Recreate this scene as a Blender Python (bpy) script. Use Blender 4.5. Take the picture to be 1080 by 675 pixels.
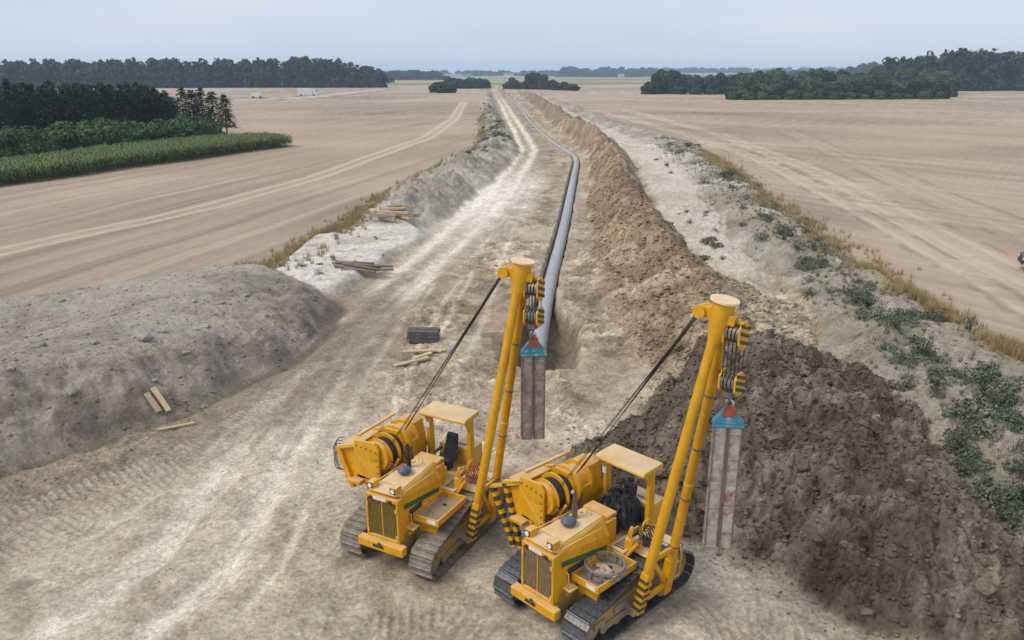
import bpy, math, random
import numpy as np
from mathutils import Vector, Matrix
R = math.radians
random.seed(7); RNG = np.random.default_rng(11)
for o in list(bpy.data.objects): bpy.data.objects.remove(o)
SC = bpy.context.scene; COL = SC.collection

# ------------------------------------------------------------------ camera
CAM_H = 13.0; FPX = 830.0; PITCH = math.atan2(337.5 - 76, FPX)
cd = bpy.data.cameras.new('camera'); cam = bpy.data.objects.new('camera', cd); COL.objects.link(cam)
cam.location = (0, 0, CAM_H); cam.rotation_euler = (R(90) - PITCH, 0, 0)
cd.sensor_width = 36; cd.lens = FPX / 1080 * 36; cd.clip_start = .5; cd.clip_end = 40000
SC.camera = cam
# ------------------------------------------------------------------ sky, sun, exposure
SUN_EL, SUN_AZ = R(50), R(248)      # azimuth clockwise from +Y: the light comes from behind the camera, left
w = bpy.data.worlds.new('World'); SC.world = w; w.use_nodes = True
nt = w.node_tree; nt.nodes.clear()
out = nt.nodes.new('ShaderNodeOutputWorld'); bg = nt.nodes.new('ShaderNodeBackground')
sky = nt.nodes.new('ShaderNodeTexSky'); sky.sky_type = 'NISHITA'; sky.sun_disc = False
sky.sun_elevation = SUN_EL; sky.sun_rotation = SUN_AZ; sky.air_density = 1.0; sky.dust_density = 2.0; sky.ozone_density = 1.5
tc = nt.nodes.new('ShaderNodeTexCoord'); mp = nt.nodes.new('ShaderNodeMapping'); mp.inputs['Scale'].default_value = (1, 1, 5)
cn = nt.nodes.new('ShaderNodeTexNoise'); cn.inputs['Scale'].default_value = 2.2; cn.inputs['Detail'].default_value = 5
cr = nt.nodes.new('ShaderNodeValToRGB'); cr.color_ramp.elements[0].position = .3; cr.color_ramp.elements[1].position = .75
cr.color_ramp.elements[0].color = (7.0, 8.1, 9.7, 1); cr.color_ramp.elements[1].color = (8.5, 9.3, 10.5, 1)   # thin cloud sheet
mx = nt.nodes.new('ShaderNodeMix'); mx.data_type = 'RGBA'; mx.inputs[0].default_value = .86
nt.links.new(tc.outputs['Generated'], mp.inputs[0]); nt.links.new(mp.outputs[0], cn.inputs['Vector']); nt.links.new(cn.outputs[0], cr.inputs[0])
nt.links.new(sky.outputs[0], mx.inputs[6]); nt.links.new(cr.outputs[0], mx.inputs[7]); nt.links.new(mx.outputs[2], bg.inputs[0])
nt.links.new(bg.outputs[0], out.inputs[0]); bg.inputs[1].default_value = .058
sl = bpy.data.lights.new('sun', 'SUN'); so = bpy.data.objects.new('sun', sl); COL.objects.link(so)
sl.energy = 1.5; sl.angle = R(26); sl.color = (1, .90, .77)
sd = Vector((math.sin(SUN_AZ) * math.cos(SUN_EL), math.cos(SUN_AZ) * math.cos(SUN_EL), math.sin(SUN_EL)))
so.rotation_euler = sd.to_track_quat('Z', 'Y').to_euler(); so.location = (-20, -20, 60)
SC.render.engine = 'CYCLES'; SC.cycles.volume_bounces = 1
vs = SC.view_settings; vs.view_transform = 'Standard'; vs.look = 'None'; vs.exposure = .68; vs.gamma = 1; vs.use_curve_mapping = False

# ------------------------------------------------------------------ helpers
def U(x, y, z=0.0):
    """point of the photograph (1080 x 675) laid on the level z"""
    u = (337.5 - y) / FPX
    r = np.array([(x - 540) / FPX, math.cos(PITCH) + u * math.sin(PITCH), -math.sin(PITCH) + u * math.cos(PITCH)])
    t = (z - CAM_H) / r[2]
    return np.array([r[0] * t, r[1] * t])
def UL(pts, z=0.0): return np.array([U(a, b, z) for a, b in pts])
def tag(o, label=None, cat=None, group=None, kind=None):
    if label: o['label'] = label
    if cat: o['category'] = cat
    if group: o['group'] = group
    if kind: o['kind'] = kind
    return o
def link(name, me, mat=None, parent=None):
    o = bpy.data.objects.new(name, me); COL.objects.link(o)
    if mat is not None and me is not None and not me.materials: me.materials.append(mat)
    if parent is not None: o.parent = parent
    return o
def empty(name, loc, rz=0.0):
    o = bpy.data.objects.new(name, None); COL.objects.link(o); o.location = loc; o.rotation_euler = (0, 0, rz); o.empty_display_size = .3
    return o
def arr_mesh(name, V, F, smooth=False):
    """V (n,3), F (m,k) arrays -> mesh"""
    me = bpy.data.meshes.new(name); V = np.asarray(V, np.float32); F = np.asarray(F, np.int32)
    k = F.shape[1]
    me.vertices.add(len(V)); me.vertices.foreach_set('co', V.ravel())
    me.loops.add(F.size); me.loops.foreach_set('vertex_index', F.ravel())
    me.polygons.add(len(F)); me.polygons.foreach_set('loop_start', np.arange(0, F.size, k, dtype=np.int32))
    if smooth: me.polygons.foreach_set('use_smooth', np.ones(len(F), bool))
    me.update(calc_edges=True)
    return me
class MB:
    def __init__(s): s.v = []; s.f = []; s.sm = []
    def add(s, V, F, smooth=False):
        b = len(s.v); s.v += [tuple(map(float, p)) for p in V]; s.f += [tuple(i + b for i in q) for q in F]; s.sm += [smooth] * len(F)
        return s
    def hexa(s, P):      # 8 points: bottom 4 ccw, top 4 ccw
        return s.add(P, [(3, 2, 1, 0), (4, 5, 6, 7), (0, 1, 5, 4), (1, 2, 6, 5), (2, 3, 7, 6), (3, 0, 4, 7)])
    def box(s, x0, x1, y0, y1, z0, z1):
        return s.hexa([(x0, y0, z0), (x1, y0, z0), (x1, y1, z0), (x0, y1, z0), (x0, y0, z1), (x1, y0, z1), (x1, y1, z1), (x0, y1, z1)])
    def bar(s, a, b, w, h, up=(0, 0, 1)):   # rectangular bar from a to b
        a = Vector(a); b = Vector(b); d = (b - a).normalized(); u = Vector(up); sd_ = d.cross(u)
        if sd_.length < 1e-4: sd_ = d.cross(Vector((1, 0, 0)))
        sd_.normalize(); u = sd_.cross(d).normalized(); sd_ *= w / 2; u *= h / 2
        return s.hexa([a - sd_ - u, a + sd_ - u, b + sd_ - u, b - sd_ - u, a - sd_ + u, a + sd_ + u, b + sd_ + u, b - sd_ + u])
    def tube(s, pts, r, n=10, caps=True):
        pts = [Vector(p) for p in pts]; rs = r if isinstance(r, (list, tuple)) else [r] * len(pts); V = []; F = []
        pu = None
        for i, p in enumerate(pts):
            d = (pts[min(i + 1, len(pts) - 1)] - pts[max(i - 1, 0)]).normalized()
            u = Vector((0, 0, 1)) if abs(d.z) < .9 else Vector((1, 0, 0))
            if pu is not None: u = pu
            u = (u - d * u.dot(d)).normalized(); pu = u; q = d.cross(u)
            for k in range(n):
                a = 2 * math.pi * k / n; V.append(p + (u * math.cos(a) + q * math.sin(a)) * rs[i])
        for i in range(len(pts) - 1):
            for k in range(n): F.append((i * n + k, i * n + (k + 1) % n, (i + 1) * n + (k + 1) % n, (i + 1) * n + k))
        s.add(V, F, True)
        if caps:
            s.add(V[:n], [tuple(range(n))[::-1]]); s.add(V[-n:], [tuple(range(n))])
        return s
    def prism(s, poly, axis, a, b):     # poly 2D extruded along axis 'x','y','z' from a to b
        def P(u, v, t): return {'x': (t, u, v), 'y': (u, t, v), 'z': (u, v, t)}[axis]
        n = len(poly); V = [P(u, v, a) for u, v in poly] + [P(u, v, b) for u, v in poly]
        F = [tuple(range(n))[::-1], tuple(range(n, 2 * n))] + [(i, (i + 1) % n, n + (i + 1) % n, n + i) for i in range(n)]
        return s.add(V, F)
    def mesh(s, name='m'):
        me = bpy.data.meshes.new(name); me.from_pydata(s.v, [], s.f)
        for p, q in zip(me.polygons, s.sm): p.use_smooth = q
        import bmesh
        bm = bmesh.new(); bm.from_mesh(me); bmesh.ops.recalc_face_normals(bm, faces=bm.faces); bm.to_mesh(me); bm.free()
        return me
    def build(s, name, mat, parent=None, bevel=0.0):
        o = link(name, s.mesh(name), mat, parent)
        if bevel:
            m = o.modifiers.new('bevel', 'BEVEL'); m.width = bevel; m.segments = 2; m.limit_method = 'ANGLE'; m.angle_limit = R(50)
        return o

# ------------------------------------------------------------------ noise
def _hash(i, j, s):
    h = (i.astype(np.int64) * 374761393 + j.astype(np.int64) * 668265263 + s * 1274126177) & 0xffffffff
    h = ((h ^ (h >> 13)) * 1274126177) & 0xffffffff
    h = (h ^ (h >> 16)) & 0xffffffff
    return h.astype(np.float64) / 4294967295.0
def vn(x, y, s=0):
    i = np.floor(x); j = np.floor(y); fx = x - i; fy = y - j; fx = fx * fx * (3 - 2 * fx); fy = fy * fy * (3 - 2 * fy)
    a = _hash(i, j, s); b = _hash(i + 1, j, s); c = _hash(i, j + 1, s); d = _hash(i + 1, j + 1, s)
    return (a + (b - a) * fx) * (1 - fy) + (c + (d - c) * fx) * fy
def fbm(x, y, sc, octv=4, s=0, gain=.5):
    t = 0; a = 1; n = 0; x = x / sc; y = y / sc
    for k in range(octv):
        t = t + a * vn(x * 2 ** k + 17.3 * k, y * 2 ** k - 9.1 * k, s + k); n += a; a *= gain
    return t / n                       # 0..1
def clods(x, y, sc, s=0):
    """lumps of broken soil: height 0..1 and a random tone for each lump"""
    x = x / sc; y = y / sc; i = np.floor(x); j = np.floor(y); best = np.full(x.shape, 9.0); rn = np.zeros(x.shape)
    for di in (-1, 0, 1):
        for dj in (-1, 0, 1):
            a = i + di; b = j + dj; px = a + _hash(a, b, s); py = b + _hash(a, b, s + 1); r = _hash(a, b, s + 2); an = r * 6.3; ex = x - px; ey = y - py
            u = ex * np.cos(an) + ey * np.sin(an); v = -ex * np.sin(an) + ey * np.cos(an); d = (u * u * 1.9 + v * v * .8) / (.35 + .65 * r); m = d < best; best = np.where(m, d, best); rn = np.where(m, r, rn)
    return np.sqrt(np.clip(1 - best, 0, 1)) * (.3 + .7 * rn), rn
def ss(a, b, x): t = np.clip((x - a) / (b - a), 0, 1); return t * t * (3 - 2 * t)
def pdist(X, Y, P, closed=False):
    """distance to polyline, arc position"""
    P = np.asarray(P); best = np.full(X.shape, 1e9); arc = np.zeros(X.shape); run = 0.0
    n = len(P) if closed else len(P) - 1
    for i in range(n):
        a = P[i]; b = P[(i + 1) % len(P)]; d = b - a; L = math.hypot(*d)
        t = np.clip(((X - a[0]) * d[0] + (Y - a[1]) * d[1]) / (L * L), 0, 1)
        q = np.hypot(X - a[0] - t * d[0], Y - a[1] - t * d[1]); m = q < best
        best = np.where(m, q, best); arc = np.where(m, run + t * L, arc); run += L
    return best, arc
def inside(X, Y, P):
    r = np.zeros(X.shape, bool); n = len(P)
    for i in range(n):
        a = P[i]; b = P[(i + 1) % n]
        c = ((a[1] > Y) != (b[1] > Y)); dy = b[1] - a[1]
        if abs(dy) < 1e-9: continue
        r ^= c & (X < (b[0] - a[0]) * (Y - a[1]) / dy + a[0])
    return r
def sdist(X, Y, P):      # positive inside
    d, _ = pdist(X, Y, P, True); return np.where(inside(X, Y, P), d, -d)
def curve(rows):         # rows of (photo y, photo x) -> (Y, X) sorted for np.interp
    P = UL([(x, y) for y, x in rows]); o = np.argsort(P[:, 1]); return P[o, 1], P[o, 0]
def mixc(c, col, wgt): wgt = np.asarray(wgt)[..., None]; return c * (1 - wgt) + np.asarray(col) * wgt

# ------------------------------------------------------------------ lines of the site (photo rows laid on the ground)
FL = curve([(285, 300), (270, 308), (250, 345), (235, 372), (215, 402), (205, 414), (185, 447), (170, 480), (160, 500), (150, 508), (140, 508), (130, 506), (120, 507), (110, 508), (100, 510), (95, 512), (90, 516), (87, 518)])
FL = (np.concatenate([[-60, 20, 35, 44.1, 51], FL[0]]), np.concatenate([[-160, -72, -45, -29.9, -19.5], FL[1]]))
FR = curve([(385, 1080), (340, 1005), (310, 955), (290, 928), (270, 905), (250, 868), (230, 838), (205, 803), (190, 780), (170, 755), (155, 738), (148, 718), (142, 695), (135, 670), (125, 640), (115, 615), (105, 585), (100, 572), (95, 553), (90, 535), (87, 529)])
FR = (np.concatenate([[-60, 10, 25], FR[0]]), np.concatenate([[29, 27.5, 26], FR[1]]))
TR = curve([(400, 556), (375, 561), (345, 568), (320, 574), (300, 578), (280, 583), (255, 590), (230, 596), (200, 602), (180, 606), (170, 608.5), (165, 608), (160, 603), (155, 594), (150, 587), (145, 580), (140, 574), (135, 568), (130, 563), (125, 558), (120, 554), (115, 550), (110, 545), (105, 540), (100, 535), (95, 529), (90, 524)])
_y = np.concatenate([np.arange(30, 420, 1.0), np.arange(420, 760, 10.0)]); _x = np.interp(_y, *TR); _s = np.convolve(np.pad(_x[:390], 6, 'edge'), np.ones(13) / 13, 'valid'); TR = (_y, np.concatenate([_s, _x[390:]]))
RL = curve([(262, 432), (250, 440), (240, 455), (225, 478), (205, 503), (190, 522), (175, 538), (165, 547), (158, 548), (150, 543), (140, 536), (130, 531), (120, 526), (110, 522), (100, 518), (92, 517)])
SL = curve([(345, 655), (320, 634), (300, 620), (280, 614), (250, 612), (200, 618), (170, 620), (160, 612), (150, 600), (135, 583), (122, 570), (110, 558), (100, 547), (92, 531)])
SCR = curve([(345, 760), (320, 745), (300, 716), (285, 698), (265, 684), (225, 666), (195, 654), (165, 640), (155, 630), (143, 612), (125, 590), (112, 574), (103, 560), (95, 541)])
SRT = curve([(360, 890), (345, 872), (320, 838), (303, 800), (292, 752), (285, 735), (265, 716), (225, 699), (195, 682), (165, 664), (155, 652), (143, 632), (125, 606), (112, 587), (103, 570), (95, 548)])
CH = curve([(345, 860), (310, 832), (290, 802), (270, 785), (250, 768), (225, 755), (200, 742), (185, 728), (170, 713), (155, 692), (148, 672), (140, 650), (130, 625), (115, 595), (105, 576), (95, 550)])
CH = (np.concatenate([[-60, 10, 25], CH[0]]), np.concatenate([[10.5, 10.8, 12.6], CH[1]]))
ROADC = UL([(60, 700), (190, 600), (245, 520), (285, 460), (325, 400), (368, 345), (420, 300), (470, 257), (520, 208), (546, 176), (557, 158), (550, 143), (540, 126), (529, 107), (521, 94)])
MOUND = UL([(-260, 560), (-120, 545), (0, 494), (60, 474), (130, 452), (190, 434), (250, 406), (300, 381), (340, 349), (360, 326), (338, 309), (308, 297), (285, 289)])
MOUND = np.vstack([MOUND, [[-20.5, 51], [-29.9, 44.1], [-45, 35], [-60, 26]]])
HEAP = UL([(598, 482), (655, 540), (700, 562), (745, 577), (800, 590), (842, 613), (885, 648), (935, 670), (1000, 686), (1070, 705), (1150, 730)])
HEAP = np.vstack([HEAP, UL([(1120, 650), (1050, 565), (990, 492), (942, 440), (890, 400), (850, 378), (790, 374), (735, 388), (690, 418), (640, 455)])])
PAD = UL([(285, 290), (300, 283), (345, 250), (405, 214), (425, 222), (442, 250), (412, 276), (372, 301), (330, 320)])
RUNS = [UL([(-60, 565), (60, 520), (150, 488), (215, 462), (300, 415)]), UL([(-40, 600), (90, 540), (190, 500), (255, 450)]),
        UL([(20, 560), (120, 510), (230, 470), (330, 385)]),
        UL([(260, 690), (380, 655), (470, 650), (520, 668)]), UL([(560, 690), (680, 668), (790, 662), (860, 675)]), UL([(640, 690), (720, 655), (760, 640), (840, 660)]),
        UL([(330, 520), (380, 600), (350, 690)])]
FARSTRIP = UL([(262, 105), (300, 104.2), (330, 102.3), (365, 98), (400, 94.5)])
LINES = [UL(q) for q in ([(-40, 655), (90, 590), (200, 515), (280, 440), (330, 378), (372, 330), (430, 288)], [(40, 700), (190, 600), (270, 500), (318, 420), (360, 356), (405, 312)],
                         [(150, 700), (250, 610), (310, 510), (345, 430), (388, 360), (440, 300)], [(250, 700), (330, 600), (365, 500), (392, 420), (430, 350), (470, 290)],
                         [(470, 285), (520, 230), (548, 185)], [(420, 690), (560, 672), (700, 690)], [(440, 420), (480, 360), (505, 300), (530, 240), (552, 190)])]
TRAML = UL([(-60, 279), (0, 265), (110, 240), (220, 218), (330, 187), (400, 163), (450, 145), (478, 126), (489, 108)])
TRAMR = [UL([(640, 119), (720, 141), (800, 167), (900, 217), (1000, 272), (1120, 340)]), UL([(660, 116), (760, 142), (860, 180), (960, 232), (1080, 292), (1150, 330)]), UL([(830, 138), (980, 204), (1080, 246), (1140, 270)])]

MACH_POS = [(2.064, 17.53), (-2.513, 20.30)]
def terrain(X, Y, want_col=True):
    X = np.asarray(X, float); Y = np.asarray(Y, float)
    fl = np.interp(Y, *FL); fr = np.interp(Y, *FR); tr = np.interp(Y, *TR); rl = np.interp(Y, *RL)
    sl_ = np.interp(Y, *SL); sc = np.interp(Y, *SCR); sr = np.interp(Y, *SRT); ch = np.interp(Y, *CH)
    n1 = fbm(X, Y, 3.0, 4, 1); n2 = fbm(X, Y, .9, 4, 5, .6); n3 = fbm(X, Y, 14, 3, 9); n4 = fbm(X, Y, .3, 3, 13, .6)
    wob = (n1 - .5) * 1.6
    X0 = X; X = X + ((fbm(X, Y, 7, 3, 241) - .5) * 2.6 + (fbm(X, Y, 1.6, 3, 245) - .5) * .9) * ss(22, 34, Y) * ss(500, 200, Y)      # uneven edges
    wf = np.minimum(ss(-.5, .5, X - fl + wob * .5), ss(-.5, .5, fr - X + wob * .5)) * ss(800, 740, Y)       # inside the corridor
    z = (n3 - .5) * .35 + (n2 - .5) * .05
    z = z + 9 * ss(340, 520, X) * ss(600, 760, Y) + 3.0 * (fbm(X, Y, 400, 2, 77) - .5) * ss(500, 1200, Y)
    zone = np.where(wf > .5, 1, 0)
    # working strip: rutted, a little lower than the fields
    dr, ar = pdist(X0 + (n1 - .5) * .5, Y, ROADC); roadw = 2.2 + 2.0 * ss(48, 22, Y)
    rut = np.exp(-((dr - 1.15) / (.42 + .0012 * Y)) ** 2)
    chm = ss(.40, .60, fbm(X, Y, 5.5, 3, 211)) * ss(21, 27, Y); ch1 = fbm(X, Y, .75, 5, 215, .66) - .5
    zs = -.12 + (n1 - .5) * .35 + (n2 - .5) * .22 + (n4 - .5) * .07 + ch1 * .42 * chm
    onroad = ss(roadw + 1.2, roadw - .8, dr + wob * .6)
    zs = zs * (1 - .65 * onroad) - .07 * rut * onroad
    z = z * (1 - wf) + zs * wf
    # tracked-machine prints
    tread = np.zeros(X.shape); treadm = np.zeros(X.shape)
    for k, P in enumerate(RUNS):
        m = (X > P[:, 0].min() - 3) & (X < P[:, 0].max() + 3) & (Y > P[:, 1].min() - 3) & (Y < P[:, 1].max() + 3)
        if not m.any(): continue
        d, a = pdist(X[m], Y[m], P); d2 = np.abs(d - 0.0)
        mm = ss(.5, .36, d2) * ss(.25, .5, fbm(X[m], Y[m], 2.4, 2, 31 + k) + .12)
        bars = (.5 + .5 * np.cos(a * 2 * math.pi / .26))
        tread[m] = np.maximum(tread[m], mm * bars); treadm[m] = np.maximum(treadm[m], mm)
    z = z + (tread * .06 - treadm * .045) * (wf > .5)
    cm = (chm > .02) & (wf > .3) & (Y < 90); stone = np.ones(X.shape)
    if cm.any():
        k2, t2 = clods(X0[cm] + (n2[cm] - .5) * .4, Y[cm], .42, 441); k3, t3 = clods(X0[cm], Y[cm], .2, 445); q = chm[cm] * (1 - onroad[cm]) * ss(.45, .6, n1[cm] * .6 + n2[cm] * .4 + .06); z[cm] = z[cm] + q * (k2 * .15 + k3 * .06); stone[cm] = 1 + q * (.5 * (t2 - .5) + .3 * (t3 - .5) + .3 * (k2 - .3))
    # chalk pad on the left
    dp = sdist(X, Y, PAD); pad = ss(-.6, .4, dp + wob * .4); z = z * (1 - pad) + pad * (.45 + (n2 - .5) * .2)
    # left topsoil ridge
    u = np.clip((X - fl) / np.maximum(rl - fl, .5), 0, 1); taper = ss(64, 76, Y) * ss(640, 420, Y)
    hum = .55 + .9 * fbm(X, Y, 9, 3, 41)
    hr = np.sin(math.pi * np.clip(u, 0, 1)) ** .8 * taper * 1.75 * hum
    z = z + hr * (1 + (n2 - .5) * .6 + (n1 - .5) * .5); inr = (u > 0.01) & (u < .99) & (taper > .05)
    zone = np.where(inr, 3, zone); zone = np.where(pad > .5, 7, zone)
    # trench
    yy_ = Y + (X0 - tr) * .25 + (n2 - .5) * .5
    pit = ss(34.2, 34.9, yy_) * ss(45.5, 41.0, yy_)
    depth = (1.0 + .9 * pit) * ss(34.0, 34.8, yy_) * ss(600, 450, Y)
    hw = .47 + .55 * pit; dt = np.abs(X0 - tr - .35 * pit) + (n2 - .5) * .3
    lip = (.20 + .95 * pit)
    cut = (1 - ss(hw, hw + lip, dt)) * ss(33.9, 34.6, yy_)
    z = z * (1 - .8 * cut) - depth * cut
    # brown spoil ridge right of the trench
    up = np.clip((X - sl_) / np.maximum(sc - sl_, .4), 0, 1); dn = np.clip((sr - X) / np.maximum(sr - sc, .3), 0, 1)
    prof = np.minimum(ss(0, 1, up), ss(0, 1, dn))
    hs = prof * (2.7 - 1.5 * ss(60, 44, Y)) * ss(30, 40, Y) * ss(640, 430, Y) * (.45 + 1.1 * fbm(X, Y, 5.5, 3, 51))
    rough = fbm(X, Y, 1.3, 5, 55, .62) - .5
    z = z + hs + rough * 1.0 * (prof + .25 * ss(.02, .15, prof)) * ss(28, 36, Y) * ss(640, 430, Y)
    rm = (prof > .01) & (Y > 27) & (Y < 200); rtone = np.ones(X.shape)
    if rm.any():
        x_ = X[rm] + (n2[rm] - .5) * .6; y_ = Y[rm] + (n4[rm] - .5) * .4; k1, t1 = clods(x_, y_, 1.3, 421); k2, t2 = clods(x_, y_, .5, 425); k3, t3 = clods(x_, y_, .24, 429); q = ss(.01, .2, prof[rm]) * ss(27, 33, Y[rm])
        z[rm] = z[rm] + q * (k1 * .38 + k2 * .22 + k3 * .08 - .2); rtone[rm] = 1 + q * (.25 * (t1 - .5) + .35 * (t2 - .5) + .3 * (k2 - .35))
    zone = np.where((prof > .12) & (Y > 30) & (Y < 640), 4, zone)
    # right chalk strip and weedy bank
    wch = ss(-.5, .8, X - sr + wob * .5) * ss(-.6, .6, ch - X + wob * .6) * ss(46, 53, Y + wob) * ss(640, 430, Y)
    z = z + wch * (.35 + .35 * fbm(X, Y, 4, 3, 61))
    ub = np.clip((X - ch) / np.maximum(fr - ch, .6), 0, 1)
    wbk = np.sin(math.pi * ub) ** .6 * ss(12, 22, Y) * ss(640, 430, Y)
    z = z + wbk * (.25 + 1.8 * fbm(X, Y, 4, 4, 65) ** 1.4) + wbk * rough * .6
    zone = np.where((X > ch) & (X < fr) & (wf > .5) & (Y < 640), 5, zone)
    zone = np.where((wch > .5), 8, zone)
    X = X0
    # near left topsoil mound
    bm_ = (X < -6) & (Y < 60) & (Y > 0)
    mo = np.zeros(X.shape); moc = np.zeros(X.shape)
    if bm_.any():
        x_ = X[bm_]; y_ = Y[bm_]; P = MOUND
        d = sdist(x_, y_, P) + (n1[bm_] - .5) * .9
        ft, _ = pdist(x_, y_, MOUND[:10])
        top = (2.3 - 1.7 * ss(4.0, 15, ft)) * (.94 - .5 * ss(-20, -11, x_))
        gul = fbm(x_ * .8 + y_ * .6, (y_ * .8 - x_ * .6) * .22, 1.1, 3, 71) - .5
        hf = ft * .66; h = .5 * (hf + top - np.sqrt((hf - top) ** 2 + .12)) * ss(-.1, .6, d)
        h = np.minimum(h, .12 + np.maximum(d, 0) * .62)
        h = np.where(d > 0, h + ss(0, .7, d) * (((n2[bm_] - .5) * .34 + (fbm(x_, y_, .5, 4, 73, .65) - .5) * .16) * (1 - .45 * ss(3.4, 5, ft)) + gul * .6 * ss(4.5, 2.5, ft) + (n4[bm_] - .5) * .10), 0)
        mo[bm_] = h; moc[bm_] = ss(-.25, .25, d)
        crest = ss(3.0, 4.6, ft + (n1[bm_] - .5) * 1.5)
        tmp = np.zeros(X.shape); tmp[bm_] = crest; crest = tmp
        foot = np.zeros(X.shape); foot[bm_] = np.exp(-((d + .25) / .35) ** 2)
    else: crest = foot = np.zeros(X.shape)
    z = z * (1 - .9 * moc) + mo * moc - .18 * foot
    zone = np.where(moc > .5, 2, zone)
    # dark heap
    he = (X > -2) & (X < 26) & (Y < 46) & (Y > 8); hh = np.zeros(X.shape); hm = np.zeros(X.shape); ctone = np.ones(X.shape)
    if he.any():
        x_ = X[he]; y_ = Y[he]
        d = sdist(x_, y_, HEAP) + (fbm(x_, y_, 2.2, 4, 81, .6) - .5) * 1.1
        h = 1.95 * ss(-.4, 3.8, d) * (.55 + .45 * ss(2, 8, x_)) * (.7 + .6 * fbm(x_, y_, 4.5, 3, 85)) * (1 - .55 * ss(26, 33, y_)) + .35 * ss(0, .4, d)
        clod = fbm(x_, y_, 1.1, 5, 87, .66) - .5
        bill = np.abs(fbm(x_, y_, .55, 3, 91, .6) - .5)
        h = h + ss(-.1, .9, d) * ((fbm(x_, y_, 3.0, 3, 93) - .5) * 1.5 + clod * 1.25 - bill * .5)
        wx_ = x_ + (n2[he] - .5) * .5; wy_ = y_ + (n4[he] - .5) * .3
        k1, t1 = clods(wx_, wy_, 1.05, 401); k2, t2 = clods(wx_, wy_, .36, 405); k3, t3 = clods(x_, y_, .17, 409)
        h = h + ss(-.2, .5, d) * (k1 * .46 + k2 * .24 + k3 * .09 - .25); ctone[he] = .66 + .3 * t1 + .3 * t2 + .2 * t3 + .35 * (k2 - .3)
        hh[he] = np.maximum(h, -.05) * (d > -.3); hm[he] = ss(-.15, .2, d)
    z = z + hh * hm
    zone = np.where(hm > .5, 6, zone)
    for mx_, my_ in MACH_POS:
        q = ss(3.4, 2.4, np.hypot(X - mx_, Y - my_)) * (1 - hm); z = z * (1 - q) + q * (-.02 + (n2 - .5) * .05)
    if not want_col: return z, zone
    # ------------- soil colours
    c = np.empty(X.shape + (3,)); c[...] = (.388, .302, .232)
    # fields: stubble swathes running with the tracks
    ang = np.where(X < tr, R(76), R(123)); ca = np.cos(ang); sa = np.sin(ang)
    along = X * ca + Y * sa; acr = -X * sa + Y * ca
    sw = fbm(acr, along * .03, 2.2, 4, 101, .65); sw2 = fbm(acr, along * .02, 16, 3, 105); bl = fbm(X, Y, 38, 3, 109)
    band = fbm(X * .06, Y, 30, 3, 113); row = fbm(acr, along * .012, .55, 2, 117)
    c = c * (1 + .5 * (sw - .5) + .40 * (sw2 - .5) + .40 * (bl - .5) + .5 * (band - .5) + .42 * (row - .5) * ss(260, 90, Y))[..., None]
    c = mixc(c, (.27, .20, .138), .5 * ss(.52, .75, band) * ss(60, 120, Y))
    c = mixc(c, (.44, .345, .25), .55 * ss(.54, .72, bl))
    far = ss(640, 760, Y)
    patch = fbm(X * .35, Y, 330, 2, 121)
    c = mixc(c, (.43, .36, .25), far * ss(.45, .5, patch)); c = mixc(c, (.22, .23, .12), far * ss(.58, .62, patch))
    c = mixc(c, (.30, .27, .17), far * ss(.42, .38, patch))
    d, _ = pdist(X, Y, FARSTRIP); c = mixc(c, (.42, .42, .40), ss(9, 6, d) * ss(.35, .5, n3 + .1)); c = mixc(c, (.14, .14, .11), np.exp(-((d - 10) / 2.2) ** 2) * .7)
    d, _ = pdist(X, Y, TRAML); wdt = .28 + .0016 * Y
    c = mixc(c, (.53, .425, .32), .85 * np.exp(-((d - 1.1) / wdt) ** 2) + .25 * ss(2.2, .8, d)); d0 = d
    z = z - .06 * np.exp(-((d - 1.1) / .3) ** 2) * (wf < .5)
    for k, P in enumerate(TRAMR):
        d, _ = pdist(X + (n1 - .5) * .3, Y, P); wdt = .3 + .0014 * Y
        dd = (.52, .425, .325) if k < 2 else (.49, .39, .29)
        c = mixc(c, dd, (.6 * np.exp(-((d - 1.0) / wdt) ** 2) + (.5 * ss(3.4, .8, d + wob) if k < 2 else 0)) * (.40 + .5 * (sw > .45)).clip(0, 1))
        c = mixc(c, (.235, .175, .122), .6 * np.exp(-((d - 1.75 - k * .5) / .35) ** 2) * ss(.42, .6, n1))
        z = z - .07 * np.exp(-((d - 1.0) / .35) ** 2) * (wf < .5)
    # working strip
    s = np.empty(c.shape); s[...] = (.37, .29, .208)
    s = mixc(s, (.50, .415, .31), ss(.46, .62, n1) * .85); s = mixc(s, (.20, .15, .10), ss(.52, .68, fbm(X, Y, 2.0, 5, 131, .68)) * .8); s = mixc(s, (.19, .14, .093), chm * ss(.0, .22, ch1) * .6); s = mixc(s, (.50, .42, .32), chm * ss(-.03, -.2, ch1) * .45)
    s = mixc(s, (.545, .46, .355), ss(36, 24, Y) * ss(.16, .54, fbm(X, Y, 3.4, 4, 135)) * .92)
    s = mixc(s, (.25, .19, .13), ss(.53, .64, fbm(X * .8 + Y * .6, (Y * .8 - X * .6) * .3, 1.3, 4, 139)) * .5 * ss(40, 22, Y))
    streak = fbm(ar * .12, dr, .8, 4, 143, .6)
    s = mixc(s, (.60, .505, .39), onroad * (.12 + .55 * ss(.35, .62, streak)) * (.55 + .45 * rut))
    s = mixc(s, (.27, .21, .148), .6 * np.exp(-(dr / .5) ** 2) * ss(28, 36, Y) * ss(.3, .55, n1)); s = mixc(s, (.30, .235, .165), .45 * ss(3.6, 2.2, dr) * ss(1.6, 2.0, dr) * ss(28, 36, Y)); s = mixc(s, (.74, .655, .54), rut * onroad * .92 * ss(500, 250, Y)); s = mixc(s, (.77, .715, .63), .95 * ss(6.0, 2.8, dr + wob * 1.2) * np.exp(-((Y - 86) / 20) ** 2))
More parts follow.
